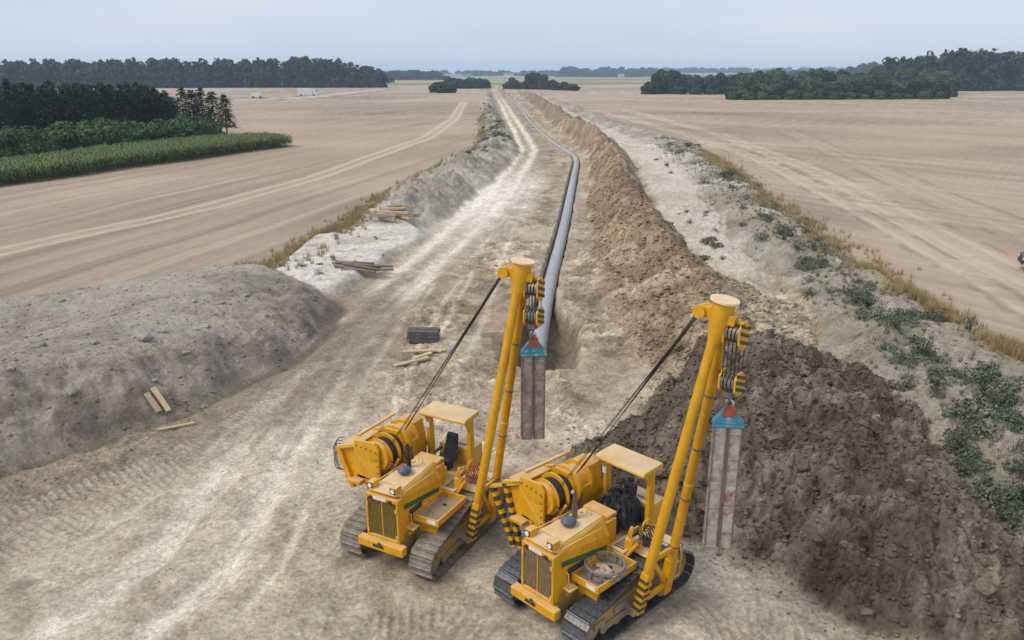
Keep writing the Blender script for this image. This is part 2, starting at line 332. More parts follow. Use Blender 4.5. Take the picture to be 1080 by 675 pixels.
    for P in LINES:
        m = (X > P[:, 0].min() - 3) & (X < P[:, 0].max() + 3) & (Y > P[:, 1].min() - 3) & (Y < P[:, 1].max() + 3)
        if m.any():
            d, a = pdist(X[m] + (n1[m] - .5) * .35, Y[m], P); lw = .16 + .10 * vn(a * .3, a * 0, 7); wl = np.exp(-((d - .95) / lw) ** 2) * ss(.2, .45, vn(a * .22, a * 0, 3)); wd_ = np.exp(-((d - .62) / .12) ** 2) * .5 * ss(.35, .6, vn(a * .35, a * 0, 5))
            q = s[m]; q = mixc(q, (.65, .565, .45), wl * .55); q = mixc(q, (.24, .185, .13), wd_ * .5); s[m] = q; z[m] = z[m] - .045 * wl + .03 * wd_
    lane = ss(roadw + 3.4, roadw + 1.6, dr) * (1 - onroad)
    s = mixc(s, (.27, .205, .14), lane * .5 * ss(.4, .6, n1))
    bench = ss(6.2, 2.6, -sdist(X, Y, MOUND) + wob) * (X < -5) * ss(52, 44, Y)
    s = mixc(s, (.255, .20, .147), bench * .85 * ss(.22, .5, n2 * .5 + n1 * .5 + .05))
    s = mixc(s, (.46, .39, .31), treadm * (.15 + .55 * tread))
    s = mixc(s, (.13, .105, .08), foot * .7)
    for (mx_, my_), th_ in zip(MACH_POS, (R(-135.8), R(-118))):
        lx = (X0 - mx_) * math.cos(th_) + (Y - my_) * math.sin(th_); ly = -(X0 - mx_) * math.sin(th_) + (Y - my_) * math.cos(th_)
        s = mixc(s, (.24, .185, .13), .6 * ss(2.6, 2.0, np.abs(lx) + wob * .3) * ss(.55, .3, np.abs(np.abs(ly) - 1.17) + (n2 - .5) * .3))  # contact shadow of the tracks painted into the soil colour
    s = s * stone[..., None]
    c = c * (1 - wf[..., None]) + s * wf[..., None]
    c = mixc(c, np.array((.62, .585, .53)), pad * (.55 + .45 * ss(.3, .6, n1))); c = mixc(c, (.28, .25, .21), pad * .75 * ss(.60, .72, n2))
    # left ridge
    g = np.empty(c.shape); g[...] = (.335, .295, .24)
    g = mixc(g, (.48, .445, .385), ss(.46, .62, fbm(X, Y, 6, 4, 151)) * .8); g = mixc(g, (.15, .17, .09), ss(.54, .66, fbm(X, Y, 3.2, 4, 155)) * .75 * ss(85, 115, Y))
    g = mixc(g, (.21, .19, .165), ss(.55, .7, n2) * .5)
    wr = ss(0, .06, u) * ss(1, .94, u) * ss(.03, .25, taper)
    c = c * (1 - wr[..., None]) + g * wr[..., None]
    # trench walls and floor, darker brown inside the cut
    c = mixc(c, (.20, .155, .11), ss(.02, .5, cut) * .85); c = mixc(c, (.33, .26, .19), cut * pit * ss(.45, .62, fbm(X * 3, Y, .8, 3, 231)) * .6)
    lipc = ss(hw + lip + 1.3, hw + lip, dt) * (1 - cut) * ss(40, 48, Y) * ss(520, 400, Y)
    c = mixc(c, (.43, .36, .285), lipc * .6)
    # spoil ridge
    b = np.empty(c.shape); b[...] = (.245, .178, .118)
    b = mixc(b, (.335, .255, .18), ss(.46, .66, fbm(X, Y, 2.6, 5, 161, .6)) * .85); b = mixc(b, (.15, .108, .07), ss(.55, .72, fbm(X, Y, 1.5, 4, 165, .6)) * .65)
    wb = ss(.02, .22, prof) * ss(29, 36, Y) * ss(640, 430, Y)
    b = mixc(b, (.43, .355, .26), ss(.56, .68, fbm(X, Y, 3.5, 4, 167)) * ss(62, 48, Y) * .75)
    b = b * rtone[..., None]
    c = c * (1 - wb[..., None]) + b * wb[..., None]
    # chalk strip, weedy bank
    c = mixc(c, (.56, .50, .42), wch * (.72 + .28 * ss(.3, .6, n1))); c = mixc(c, (.40, .33, .25), wch * .6 * ss(.56, .68, n2))
    k = np.empty(c.shape); k[...] = (.32, .275, .22)
    k = mixc(k, (.45, .43, .385), ss(.48, .64, fbm(X, Y, 3.4, 4, 171)) * .8 * ss(34, 55, Y)); k = mixc(k, (.15, .165, .09), ss(.52, .64, fbm(X, Y, 2.1, 4, 175)) * .4)
    k = mixc(k, (.34, .265, .15), ss(.70, .95, ub + (n1 - .5) * .3) * .7)
    wk = ss(.0, .08, ub) * ss(1, .97, ub) * ss(640, 430, Y) * ss(8, 12, Y)
    c = c * (1 - wk[..., None]) + k * wk[..., None]
    # mound
    m_ = np.empty(c.shape); m_[...] = (.222, .190, .160)
    m_ = mixc(m_, (.36, .308, .25), ss(.47, .66, fbm(X, Y, 2.2, 5, 181, .6)) * .75); m_ = mixc(m_, (.14, .118, .098), ss(.52, .68, fbm(X, Y, 1.1, 5, 185, .66)) * .7)
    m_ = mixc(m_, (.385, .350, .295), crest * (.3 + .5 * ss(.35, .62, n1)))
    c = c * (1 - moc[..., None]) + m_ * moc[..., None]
    # dark heap
    hc = np.empty(c.shape); hc[...] = (.102, .081, .062)
    hc = mixc(hc, (.20, .165, .128), ss(.48, .68, fbm(X, Y, 1.6, 5, 191, .62)) * .75); hc = mixc(hc, (.065, .047, .033), ss(.54, .7, fbm(X, Y, .5, 4, 195, .6)) * .35)
    hc = mixc(hc, (.27, .205, .14), ss(.60, .72, fbm(X, Y, 4.0, 4, 197)) * ss(26, 34, Y) * .8)
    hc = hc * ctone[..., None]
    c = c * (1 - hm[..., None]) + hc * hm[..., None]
    fine = np.clip(.30 + .7 * wf - .25 * moc, .2, 1)
    c = c * (1 + ((n4 - .5) * .6 + (n2 - .5) * .35) * fine)[..., None]
    return z, zone, np.clip(np.concatenate([c, fine[..., None]], -1), .015, 1)
def height(x, y):
    z, _ = terrain(np.array([float(x)]), np.array([float(y)]), False); return float(z[0])
def heights(P):
    P = np.asarray(P, float); z, zn = terrain(P[:, 0], P[:, 1], False); return z, zn

def pick(px, py):
    a = U(px, py, 4.0); b_ = U(px, py, -2.0); t = np.linspace(0, 1, 500); Q = a[None] + (b_ - a)[None] * t[:, None]; zr = 4.0 - 6.0 * t; z, _ = heights(Q)
    i = int(np.argmax(zr <= z)); return Q[i], float(z[i])
# ------------------------------------------------------------------ materials
def mat(name, base, rough=.6, metal=0.0, spec=.4): 
    m = bpy.data.materials.new(name); m.use_nodes = True; b = m.node_tree.nodes['Principled BSDF']
    b.inputs['Base Color'].default_value = (*base, 1); b.inputs['Roughness'].default_value = rough; b.inputs['Metallic'].default_value = metal
    b.inputs['Specular IOR Level'].default_value = spec
    return m
def noisy(name, c1, c2, scale=4, rough=.6, metal=0.0, lo=.4, hi=.65, bump=0.0, bscale=30, c3=None, s3=1.2, lo3=.55, hi3=.7, spec=.4, rand=0.0, coord='Object', dust=0.0):
    """two-tone worn surface, an optional third layer (dust, rust, mud) and a bump"""
    m = mat(name, c1, rough, metal, spec); t = m.node_tree; b = t.nodes['Principled BSDF']
    co = t.nodes.new('ShaderNodeTexCoord')
    def layer(prev, col, sc, l, h, seed):
        n = t.nodes.new('ShaderNodeTexNoise'); n.inputs['Scale'].default_value = sc; n.inputs['Detail'].default_value = 6; n.inputs['Roughness'].default_value = .65
        mpn = t.nodes.new('ShaderNodeMapping'); mpn.inputs['Location'].default_value = (seed, seed * 2.3, -seed)
        r = t.nodes.new('ShaderNodeMapRange'); r.inputs[1].default_value = l; r.inputs[2].default_value = h
        x = t.nodes.new('ShaderNodeMix'); x.data_type = 'RGBA'
        t.links.new(co.outputs[coord], mpn.inputs[0]); t.links.new(mpn.outputs[0], n.inputs['Vector']); t.links.new(n.outputs[0], r.inputs[0]); t.links.new(r.outputs[0], x.inputs[0])
        if isinstance(prev, tuple): x.inputs[6].default_value = (*prev, 1)
        else: t.links.new(prev, x.inputs[6])
        x.inputs[7].default_value = (*col, 1)
        return x.outputs[2]
    o = layer(c1, c2, scale, lo, hi, 1.7)
    if c3: o = layer(o, c3, s3, lo3, hi3, 5.1)
    if rand:
        oi = t.nodes.new('ShaderNodeObjectInfo'); hs = t.nodes.new('ShaderNodeHueSaturation')
        r = t.nodes.new('ShaderNodeMapRange'); r.inputs[3].default_value = 1 - rand; r.inputs[4].default_value = 1 + rand
        t.links.new(oi.outputs['Random'], r.inputs[0]); t.links.new(r.outputs[0], hs.inputs['Value']); t.links.new(o, hs.inputs['Color']); o = hs.outputs[0]
    if dust:
        ge = t.nodes.new('ShaderNodeNewGeometry'); sp = t.nodes.new('ShaderNodeSeparateXYZ'); r = t.nodes.new('ShaderNodeMapRange'); r.inputs[1].default_value = .55; r.inputs[2].default_value = 1; r.inputs[4].default_value = dust
        n = t.nodes.new('ShaderNodeTexNoise'); n.inputs['Scale'].default_value = 3.5; n.inputs['Detail'].default_value = 6; mu = t.nodes.new('ShaderNodeMath'); mu.operation = 'MULTIPLY'
        r2 = t.nodes.new('ShaderNodeMapRange'); r2.inputs[1].default_value = .3; r2.inputs[2].default_value = .65; r2.inputs[3].default_value = .35
        x = t.nodes.new('ShaderNodeMix'); x.data_type = 'RGBA'; x.inputs[7].default_value = (.66, .52, .36, 1)
        t.links.new(ge.outputs['Normal'], sp.inputs[0]); t.links.new(sp.outputs[2], r.inputs[0]); t.links.new(co.outputs[coord], n.inputs['Vector']); t.links.new(n.outputs[0], r2.inputs[0])
        t.links.new(r.outputs[0], mu.inputs[0]); t.links.new(r2.outputs[0], mu.inputs[1]); t.links.new(mu.outputs[0], x.inputs[0]); t.links.new(o, x.inputs[6]); o = x.outputs[2]
    t.links.new(o, b.inputs['Base Color'])
    if bump:
        n = t.nodes.new('ShaderNodeTexNoise'); n.inputs['Scale'].default_value = bscale; n.inputs['Detail'].default_value = 5
        bp = t.nodes.new('ShaderNodeBump'); bp.inputs['Strength'].default_value = bump; bp.inputs['Distance'].default_value = .02
        t.links.new(co.outputs[coord], n.inputs['Vector']); t.links.new(n.outputs[0], bp.inputs['Height']); t.links.new(bp.outputs[0], b.inputs['Normal'])
    return m
def soil_material():
    m = bpy.data.materials.new('soil'); m.use_nodes = True; t = m.node_tree; b = t.nodes['Principled BSDF']
    b.inputs['Roughness'].default_value = .95; b.inputs['Specular IOR Level'].default_value = .12
    a = t.nodes.new('ShaderNodeAttribute'); a.attribute_name = 'soil'; co = t.nodes.new('ShaderNodeTexCoord')
    v = None
    for sc, lo, hi, dt in ((8, .58, 1.42, 9), (45, .78, 1.22, 4)):
        n = t.nodes.new('ShaderNodeTexNoise'); n.inputs['Scale'].default_value = sc; n.inputs['Detail'].default_value = dt; n.inputs['Roughness'].default_value = .7
        r = t.nodes.new('ShaderNodeMapRange'); r.inputs[1].default_value = .3; r.inputs[2].default_value = .7; r.inputs[3].default_value = lo; r.inputs[4].default_value = hi
        t.links.new(co.outputs['Object'], n.inputs['Vector']); t.links.new(n.outputs[0], r.inputs[0])
        fm = t.nodes.new('ShaderNodeMix'); fm.data_type = 'FLOAT'; fm.inputs[2].default_value = 1; t.links.new(a.outputs['Alpha'], fm.inputs[0]); t.links.new(r.outputs[0], fm.inputs[3])
        x = t.nodes.new('ShaderNodeVectorMath'); x.operation = 'SCALE'
        t.links.new(a.outputs['Color'] if v is None else v, x.inputs[0]); t.links.new(fm.outputs[0], x.inputs['Scale']); v = x.outputs[0]
    t.links.new(v, b.inputs['Base Color'])
    n = t.nodes.new('ShaderNodeTexNoise'); n.inputs['Scale'].default_value = 7; n.inputs['Detail'].default_value = 10; n.inputs['Roughness'].default_value = .75
    bp = t.nodes.new('ShaderNodeBump'); bp.inputs['Strength'].default_value = .9; bp.inputs['Distance'].default_value = .10
    t.links.new(co.outputs['Object'], n.inputs['Vector']); t.links.new(n.outputs[0], bp.inputs['Height']); t.links.new(bp.outputs[0], b.inputs['Normal'])
    return m
SOIL = soil_material()
YEL = noisy('yellow_paint', (.70, .355, .006), (.58, .275, .006), 3, .42, lo=.35, hi=.7, c3=(.22, .13, .035), s3=3.4, lo3=.58, hi3=.74, bump=.08, dust=.6)
YELD = noisy('dusty_yellow_paint', (.70, .385, .025), (.64, .37, .05), 3, .5, lo=.3, hi=.6, c3=(.52, .38, .2), s3=1.6, lo3=.5, hi3=.7, dust=.85)
BOOMY = noisy('boom_yellow_paint', (.66, .33, .005), (.52, .245, .005), 2.5, .4, lo=.35, hi=.7, c3=(.22, .11, .03), s3=3.5, lo3=.62, hi3=.72)
BLACK = noisy('black_paint', (.018, .018, .02), (.05, .045, .04), 5, .5)
RUB = noisy('black_vinyl', (.012, .013, .016), (.03, .03, .034), 6, .55)
BAND = noisy('faded_black_band', (.045, .038, .028), (.10, .075, .035), 7, .7)
STEEL = noisy('worn_steel', (.12, .115, .11), (.22, .2, .175), 6, .45, .5)
SHOE_A = noisy('track_steel_wet', (.075, .08, .09), (.16, .16, .165), 9, .38, .55, c3=(.24, .21, .175), s3=3.0, lo3=.58, hi3=.72, bump=.2, bscale=14, rand=.15)
SHOE_B = noisy('track_steel_muddy', (.17, .14, .11), (.27, .23, .185), 8, .7, .15, c3=(.36, .31, .25), s3=3.0, lo3=.5, hi3=.68, bump=.2, bscale=14, rand=.15)
MUDY = noisy('mud_on_yellow', (.44, .26, .05), (.30, .235, .165), 2.4, .75, lo=.40, hi=.56, c3=(.20, .155, .11), s3=5, lo3=.55, hi3=.7, bump=.2)
GRILL = noisy('grille_mesh_dark', (.16, .115, .025), (.23, .16, .035), 12, .6)
GRILA = noisy('grille_mesh_rusty', (.20, .135, .075), (.27, .19, .11), 10, .7)
GREEN = noisy('green_stripe_paint', (.03, .095, .035), (.06, .12, .05), 5, .5)
LENS = mat('headlight_glass', (.75, .75, .72), .15)
WHITE = noisy('white_plate', (.74, .73, .7), (.6, .58, .54), 5, .5)
CABLE = mat('wire_rope', (.045, .042, .04), .5, .5)
CAPM = noisy('boom_cap_paint', (.78, .60, .42), (.70, .48, .27), 4, .6)
BLUEP = noisy('precleaner_plastic', (.07, .085, .12), (.12, .14, .18), 5, .45)
TRAYF = noisy('tray_floor_dirt', (.36, .26, .15), (.26, .2, .14), 5, .85)
TEAL = noisy('teal_paint', (.03, .17, .24), (.05, .24, .30), 4, .5, c3=(.35, .36, .36), s3=5, lo3=.55, hi3=.66)
REDP = noisy('red_paint', (.36, .07, .035), (.22, .05, .03), 6, .6)
BELT = noisy('belt_webbing', (.44, .385, .35), (.30, .25, .225), 4.5, .9, lo=.42, hi=.6, c3=(.27, .095, .06), s3=2.6, lo3=.54, hi3=.66, bump=.3)
BELT2 = noisy('belt_webbing_red', (.33, .235, .215), (.22, .145, .135), 4.5, .9, lo=.42, hi=.6, c3=(.40, .35, .32), s3=2.6, lo3=.52, hi3=.66, bump=.3)
EDGE = noisy('belt_edge', (.13, .085, .075), (.2, .15, .13), 5, .9)
PIPEM = noisy('pipe_coating', (.335, .35, .375), (.29, .30, .325), .6, .42, c3=(.40, .385, .355), s3=2.2, lo3=.56, hi3=.74)
SLEEVE = noisy('joint_sleeve_coating', (.24, .25, .265), (.30, .30, .31), 1.5, .5)
WOOD = noisy('weathered_wood', (.42, .32, .22), (.30, .23, .16), 5, .9, rand=.25)
WOODP = noisy('fresh_cut_wood', (.58, .44, .29), (.47, .35, .23), 5, .9, rand=.15)
WOODG = noisy('grey_wood', (.20, .165, .135), (.13, .11, .095), 5, .9, rand=.25)
MATD = noisy('dark_mat', (.07, .068, .068), (.14, .13, .125), 5, .85)
BARK = noisy('bark', (.10, .075, .055), (.06, .045, .035), 3, .95)
def leafm(name, a, b, rand=.18, c3=None):
    m = noisy(name, a, b, .35, .7, lo=.35, hi=.65, rand=rand, spec=.2, c3=c3, s3=1.1); return m
CON = leafm('conifer_needles', (.030, .046, .022), (.048, .066, .030), .25)
HEDG = leafm('hedge_leaves', (.045, .085, .030), (.075, .125, .042), .2)
MAIZ = noisy('maize_leaves', (.10, .14, .045), (.15, .18, .07), 1.2, .7, spec=.2, c3=(.38, .33, .18), s3=.5, lo3=.62, hi3=.75)
WOODF = noisy('woodland_leaves', (.022, .042, .026), (.062, .086, .038), .07, .75, lo=.35, hi=.65, spec=.2, c3=(.034, .050, .024), s3=.3, lo3=.45, hi3=.6)
COPSE = leafm('copse_leaves', (.030, .050, .024), (.062, .086, .036), .4)
COPSEL = leafm('copse_leaves_light', (.065, .10, .040), (.095, .13, .052), .2)
WEED = leafm('weed_leaves', (.115, .13, .095), (.165, .175, .13), .3)
WEEDD = leafm('dark_weed_leaves', (.066, .084, .056), (.10, .115, .08), .3)
STRAW = noisy('dry_grass', (.44, .33, .18), (.33, .24, .125), .6, .9, spec=.15, c3=(.27, .24, .12), s3=.25, lo3=.5)

# ------------------------------------------------------------------ the ground: one height field, cut into its pieces
def build_ground():
    ys = np.concatenate([np.arange(78.0, 96, 1.0), np.arange(96, 700, 1.0)])
    Yr = np.array([U(540, y)[1] for y in ys])[::-1]                       # near to far
    Yr = np.concatenate([[-60, -25, -5, 4, 9, 12, 13.5, 14.3], Yr[(Yr > 14.6) & (Yr < 4800)], [5400]])
    NC = 1120; uu = np.linspace(-1, 1, NC)
    half = .9 * np.maximum(Yr, 0) + 9
    Xg = half[:, None] * uu[None, :]; Yg = np.repeat(Yr[:, None], NC, 1)
    Z, zone, C = terrain(Xg, Yg)
    nr = len(Yr)
    P = np.stack([Xg, Yg, Z], -1)
    # vertex normals of the whole sheet so that the cuts do not show
    dx = np.zeros_like(P); dy = np.zeros_like(P)
    dx[:, 1:-1] = P[:, 2:] - P[:, :-2]; dx[:, 0] = P[:, 1] - P[:, 0]; dx[:, -1] = P[:, -1] - P[:, -2]
    dy[1:-1] = P[2:] - P[:-2]; dy[0] = P[1] - P[0]; dy[-1] = P[-1] - P[-2]
    N = np.cross(dx, dy); N /= np.linalg.norm(N, axis=-1, keepdims=True)
    idx = np.arange(nr * NC).reshape(nr, NC)
    quads = np.stack([idx[:-1, :-1], idx[:-1, 1:], idx[1:, 1:], idx[1:, :-1]], -1).reshape(-1, 4)
    qz = zone[:-1, :-1].reshape(-1)
    P = P.reshape(-1, 3); N = N.reshape(-1, 3); C = C.reshape(-1, 4); objs = {}
    names = {0: ('ground', dict(kind='structure')), 1: ('haul_road', dict(kind='structure')), 7: ('chalk_pad', dict(kind='structure')), 8: ('chalk_strip', dict(kind='structure')),
             2: ('topsoil_mound', dict(label='large smooth grey topsoil mound left of the haul road', cat='soil mound')),
             3: ('topsoil_ridge', dict(label='long grey weedy topsoil ridge between left field and haul road', cat='soil ridge')),
             4: ('spoil_ridge', dict(label='long brown spoil ridge running along the right of the pipe', cat='soil ridge')),
             5: ('weedy_bank', dict(label='low grey bank overgrown with weeds along the right field', cat='soil bank')),
             6: ('clod_heap', dict(label='dark brown heap of fresh clods behind the right machine', cat='soil heap'))}
    for zn, (nm, tg) in names.items():
        q = quads[qz == zn]
        if not len(q): continue
        used, inv = np.unique(q, return_inverse=True)
        me = arr_mesh(nm, P[used], inv.reshape(-1, 4), True)
        at = me.attributes.new('soil', 'FLOAT_COLOR', 'POINT'); at.data.foreach_set('color', C[used].astype(np.float32).ravel())
        me.normals_split_custom_set_from_vertices([tuple(n) for n in N[used].astype(float)])
        objs[zn] = tag(link(nm, me, SOIL), **tg)
    return objs
G = build_ground()

# ------------------------------------------------------------------ pipelayers
def hull_path(circ, n=90):
    P = []
    for x, z, r in circ:
        for k in range(n): a = 2 * math.pi * k / n; P.append((x + r * math.cos(a), z + r * math.sin(a)))
    P = sorted(P)
    def half(Q):
        h = []
        for p in Q:
            while len(h) > 1 and (h[-1][0] - h[-2][0]) * (p[1] - h[-2][1]) - (h[-1][1] - h[-2][1]) * (p[0] - h[-2][0]) <= 0: h.pop()
            h.append(p)
        return h[:-1]
    H_ = half(P) + half(P[::-1])
    return np.array(H_ + [H_[0]])
def resample(P, n):
    s_ = np.concatenate([[0], np.cumsum(np.hypot(*np.diff(P, axis=0).T))]); t = np.arange(n) / n * s_[-1]
    return np.stack([np.interp(t, s_, P[:, 0]), np.interp(t, s_, P[:, 1])], 1), s_[-1]
CIRC = [(1.6, .48, .44), (-2.0, .48, .44), (-.95, 1.20, .42)]
NSHOE = 46
SHOE_PTS, SHOE_LEN = resample(hull_path(CIRC), NSHOE)
def hazard(mb, a, b, w, h, n, up, lo=0.0, hi=1.0):
    """black bands wrapped round a bar, a few millimetres proud"""
    a = Vector(a); b = Vector(b)
    for k in range(n):
        t0 = lo + (hi - lo) * (k + .25) / n; t1 = lo + (hi - lo) * (k + .75) / n
        mb.bar(a.lerp(b, t0), a.lerp(b, t1), w + .012, h + .012, up)
def pipelayer(loc, rz, label, shoe_mat, grille_mat, var):
    t = tag(empty('pipelayer', loc, rz), label, 'pipelayer', 'yellow pipelayers parked side by side')
    shoe = MB(); p = SHOE_LEN / NSHOE
    shoe.hexa([(-p * .47, -.36, -.018), (p * .47, -.36, -.018), (p * .47, .36, -.018), (-p * .47, .36, -.018), (-p * .45, -.36, .012), (p * .45, -.36, .012), (p * .45, .36, .012), (-p * .45, .36, .012)])
    shoe.hexa([(p * .20, -.36, .012), (p * .46, -.36, .012), (p * .46, .36, .012), (p * .20, .36, .012), (p * .28, -.345, .062), (p * .38, -.345, .062), (p * .38, .345, .062), (p * .28, .345, .062)])
    shoe_me = shoe.mesh('track_shoe'); shoe_me.materials.append(shoe_mat)
    wheel_me = {}
    def disc(nm, r, wd, m):
        b = MB(); b.tube([(0, -wd / 2, 0), (0, wd / 2, 0)], r, 20); b.tube([(0, -wd / 2 - .03, 0), (0, wd / 2 + .03, 0)], r * .5, 14); b.tube([(0, -wd / 2 - .05, 0), (0, wd / 2 + .05, 0)], r * .2, 10)
        me = b.mesh(nm); me.materials.append(m); return me
    idl = disc('idler_wheel', .40, .26, MUDY); rol = disc('roller', .15, .30, MUDY)
    spk = MB()
    n = 22; pts = []
    for k in range(n * 2): a = math.pi * k / n; r = .40 if k % 2 else .345; pts.append((r * math.cos(a), r * math.sin(a)))
    spk.prism(pts, 'y', -.05, .05); spk.tube([(0, -.2, 0), (0, .2, 0)], .26, 18); spk.tube([(0, -.24, 0), (0, .24, 0)], .12, 12)
    spk_me = spk.mesh('sprocket'); spk_me.materials.append(STEEL if var == 'A' else MUDY)
    for sgn in (1, -1):
        yc = 1.17 * sgn
        f_ = MB(); f_.prism([(-1.75, .36), (1.45, .36), (1.62, .52), (1.3, .66), (.2, .78), (-.3, .82), (-1.3, .80), (-1.9, .62)], 'y', yc - .16, yc + .16)
        f_.box(-.35, .75, yc - .22, yc + .22, .50, .70); f_.box(1.1, 1.5, yc - .21, yc + .21, .40, .57); f_.box(-1.15, -.7, yc - .2, yc + .2, .78, 1.1)
        f_.box(-1.6, 1.25, yc + sgn * .17, yc + sgn * .20, .20, .40)
        tr = f_.build('track', MUDY, t, .012)
        for k in range(NSHOE):
            a = SHOE_PTS[k]; d = SHOE_PTS[(k + 1) % NSHOE] - SHOE_PTS[k - 1]; d /= np.linalg.norm(d)
            o = link('track_shoe', shoe_me, None, tr)
            xa = Vector((d[0], 0, d[1])); za = Vector((d[1], 0, -d[0])); ya = za.cross(xa)      # outward normal for the path direction
            M_ = Matrix((xa, ya, za)).transposed().to_4x4(); M_.translation = (a[0], yc, a[1]); o.matrix_local = M_
        for x, z, me in ((1.6, .48, idl), (-2.0, .48, idl), (-.95, 1.2, spk_me)):
            o = link(me.name, me, None, tr); o.name = me.name.split('.')[0]; o.location = (x, yc, z)
        for x in (-1.45, -.95, -.45, .05, .55, 1.05):
            o = link('roller', rol, None, tr); o.location = (x, yc, .23)
    # chassis and engine
    b = MB(); b.box(-2.05, 1.95, -.50, .50, .62, 1.15); b.box(-1.0, 1.2, -.78, .78, .70, .95); b.box(-2.15, -1.3, -.62, .62, .75, 1.5); b.build('chassis', MUDY, t, .02)
    b = MB(); b.box(1.98, 2.22, -.74, .74, .70, .96); b.box(1.9, 1.98, -.6, .6, .74, .92); bp = b.build('bumper', YEL, t, .035)
    b = MB(); b.box(2.215, 2.232, -.22, .12, .80, .88); b.build('tow_slot', BLACK, bp)
    b = MB(); b.box(2.2, 2.29, -.06, .06, .9, .93); b.tube([(2.25, 0, .86), (2.25, 0, .99)], .025, 8); b.build('tow_pin', STEEL, bp)
    # radiator guard: a frame with a two-leaf grille set back
    b = MB(); b.box(1.80, 2.05, -.53, -.47, .96, 2.26); b.box(1.80, 2.05, .47, .53, .96, 2.26); b.box(1.80, 2.05, -.47, .47, .96, 1.05); b.box(1.80, 2.05, -.47, .47, 2.15, 2.26); b.box(1.80, 1.93, -.47, .47, 1.05, 2.15)
    b.box(1.80, 2.042, -.018, .018, 1.05, 2.15)
    rg = b.build('radiator_guard', YEL, t, .02)
    for s in (-1, 1):
        g = MB(); g.box(1.94, 1.965, min(s * .025, s * .46), max(s * .025, s * .46), 1.06, 2.14); go = g.build('grille', grille_mat, rg)
        g = MB()
        for k in range(9):
            y = s * (.05 + .385 * k / 8); g.box(1.968, 2.012, y - .014, y + .014, 1.06, 2.14)
        for k in range(14):
            z = 1.10 + k * .075; g.box(2.014, 2.022, min(s * .025, s * .46), max(s * .025, s * .46), z - .006, z + .006)
        g.build('grille_bars', grille_mat, go)
        for z in (1.15, 1.95):
            h = MB(); h.box(2.05, 2.075, s * .47 - .03, s * .47 + .03, z - .05, z + .05); h.build('hinge', YELD, rg, .006)
    b = MB(); b.box(2.05, 2.066, -.26, .16, 2.15, 2.235); b.build('name_plate', WHITE, rg)
    b = MB(); b.box(2.052, 2.085, .24, .34, 2.14, 2.22); b.box(2.052, 2.085, -.38, -.30, 2.14, 2.22); b.build('lamp_bracket', BLACK, rg)
    # hood, tapering to the back with sloping shoulders
    b = MB()
    F_ = [(-.53, 1.15), (.53, 1.15), (.53, 2.22), (.43, 2.36), (-.43, 2.36), (-.53, 2.22)]
    Rr = [(-.56, 1.15), (.56, 1.15), (.56, 1.98), (.33, 2.40), (-.33, 2.40), (-.56, 1.98)]
    V = [(2.04, y, z) for y, z in F_] + [(0, y, z) for y, z in Rr]
    V[0] = (1.82, -.53, 1.15); V[1] = (1.82, .53, 1.15)
    V[2] = (2.04, .53, 2.262); V[5] = (2.04, -.53, 2.262); V[3] = (2.02, .43, 2.37); V[4] = (2.02, -.43, 2.37)
    V[0] = (1.80, -.525, 1.15); V[1] = (1.80, .525, 1.15)
    for q in (2, 5): V[q] = (1.80, V[q][1] * .99, 2.265)
    b.add(V, [(5, 4, 3, 2, 1, 0), (6, 7, 8, 9, 10, 11)] + [(i, (i + 1) % 6, 6 + (i + 1) % 6, 6 + i) for i in range(6)])
    hood = b.build('hood', YEL, t, .02)
    b = MB(); b.hexa([(.02, -.31, 2.402), (1.55, -.40, 2.38), (1.55, .40, 2.38), (.02, .31, 2.402), (.02, -.30, 2.425), (1.55, -.39, 2.402), (1.55, .39, 2.402), (.02, .30, 2.425)])
    b.hexa([(1.57, -.405, 2.372), (2.02, -.425, 2.365), (2.02, .425, 2.365), (1.57, .405, 2.372), (1.57, -.395, 2.395), (2.0, -.41, 2.388), (2.0, .41, 2.388), (1.57, .395, 2.395)])
    b.build('hood_cover', YELD, hood, .008)
    for s in (-1, 1):
        b = MB(); b.hexa([(.12, s * .566, 1.62), (1.76, s * .545, 1.88), (1.76, s * .53, 1.88), (.12, s * .55, 1.62), (.12, s * .566, 1.76), (1.76, s * .545, 2.02), (1.76, s * .53, 2.02), (.12, s * .55, 1.76)])
        b.build('side_stripe', GREEN, hood)
        b = MB(); b.box(.95, 1.6, s * .525 - .05, s * .525 + .05, 1.0, 1.13); b.box(1.0, 1.45, s * .62 - .12, s * .62 + .12, .93, .96) if s < 0 else b.box(1.45, 1.75, .53, .80, 1.30, 1.33)
        b.build('side_step', YELD, t, .008)
    b = MB(); b.tube([(1.70, .56, 1.28), (1.70, .70, 1.28), (1.70, .70, 1.75), (1.70, .56, 1.75)], .016, 8); b.build('grab_handle', YEL, t)
    for s in (-1, 1):
        y = .36 * s - (.02 if s > 0 else .04)
        b = MB(); b.box(1.72, 1.98, y - .10, y + .10, 2.39, 2.57); hl = b.build('headlight', YEL, t, .015)
        b = MB(); b.box(1.979, 1.992, y - .085, y + .085, 2.405, 2.555); b.build('bezel', BLACK, hl)
        b = MB(); b.tube([(1.985, y, 2.48), (2.005, y, 2.48)], .062, 14); b.build('lens', LENS, hl)
    b = MB(); b.tube([(.93, -.02, 2.40), (.93, -.02, 2.47)], .06, 12); b.tube([(.93, -.02, 2.45), (.93, -.02, 2.49), (.93, -.02, 2.55), (.93, -.02, 2.60), (.93, -.02, 2.63)], [.10, .19, .20, .15, .06], 20); b.build('air_precleaner', BLUEP, t)
    b = MB(); b.tube([(.58, -.13, 2.40), (.58, -.13, 3.02), (.61, -.13, 3.12), (.68, -.13, 3.19)], [.055, .055, .052, .052], 14); b.tube([(.58, -.13, 2.42), (.58, -.13, 2.78)], .075, 14); b.build('exhaust_pipe', STEEL if var == 'A' else BLACK, t)
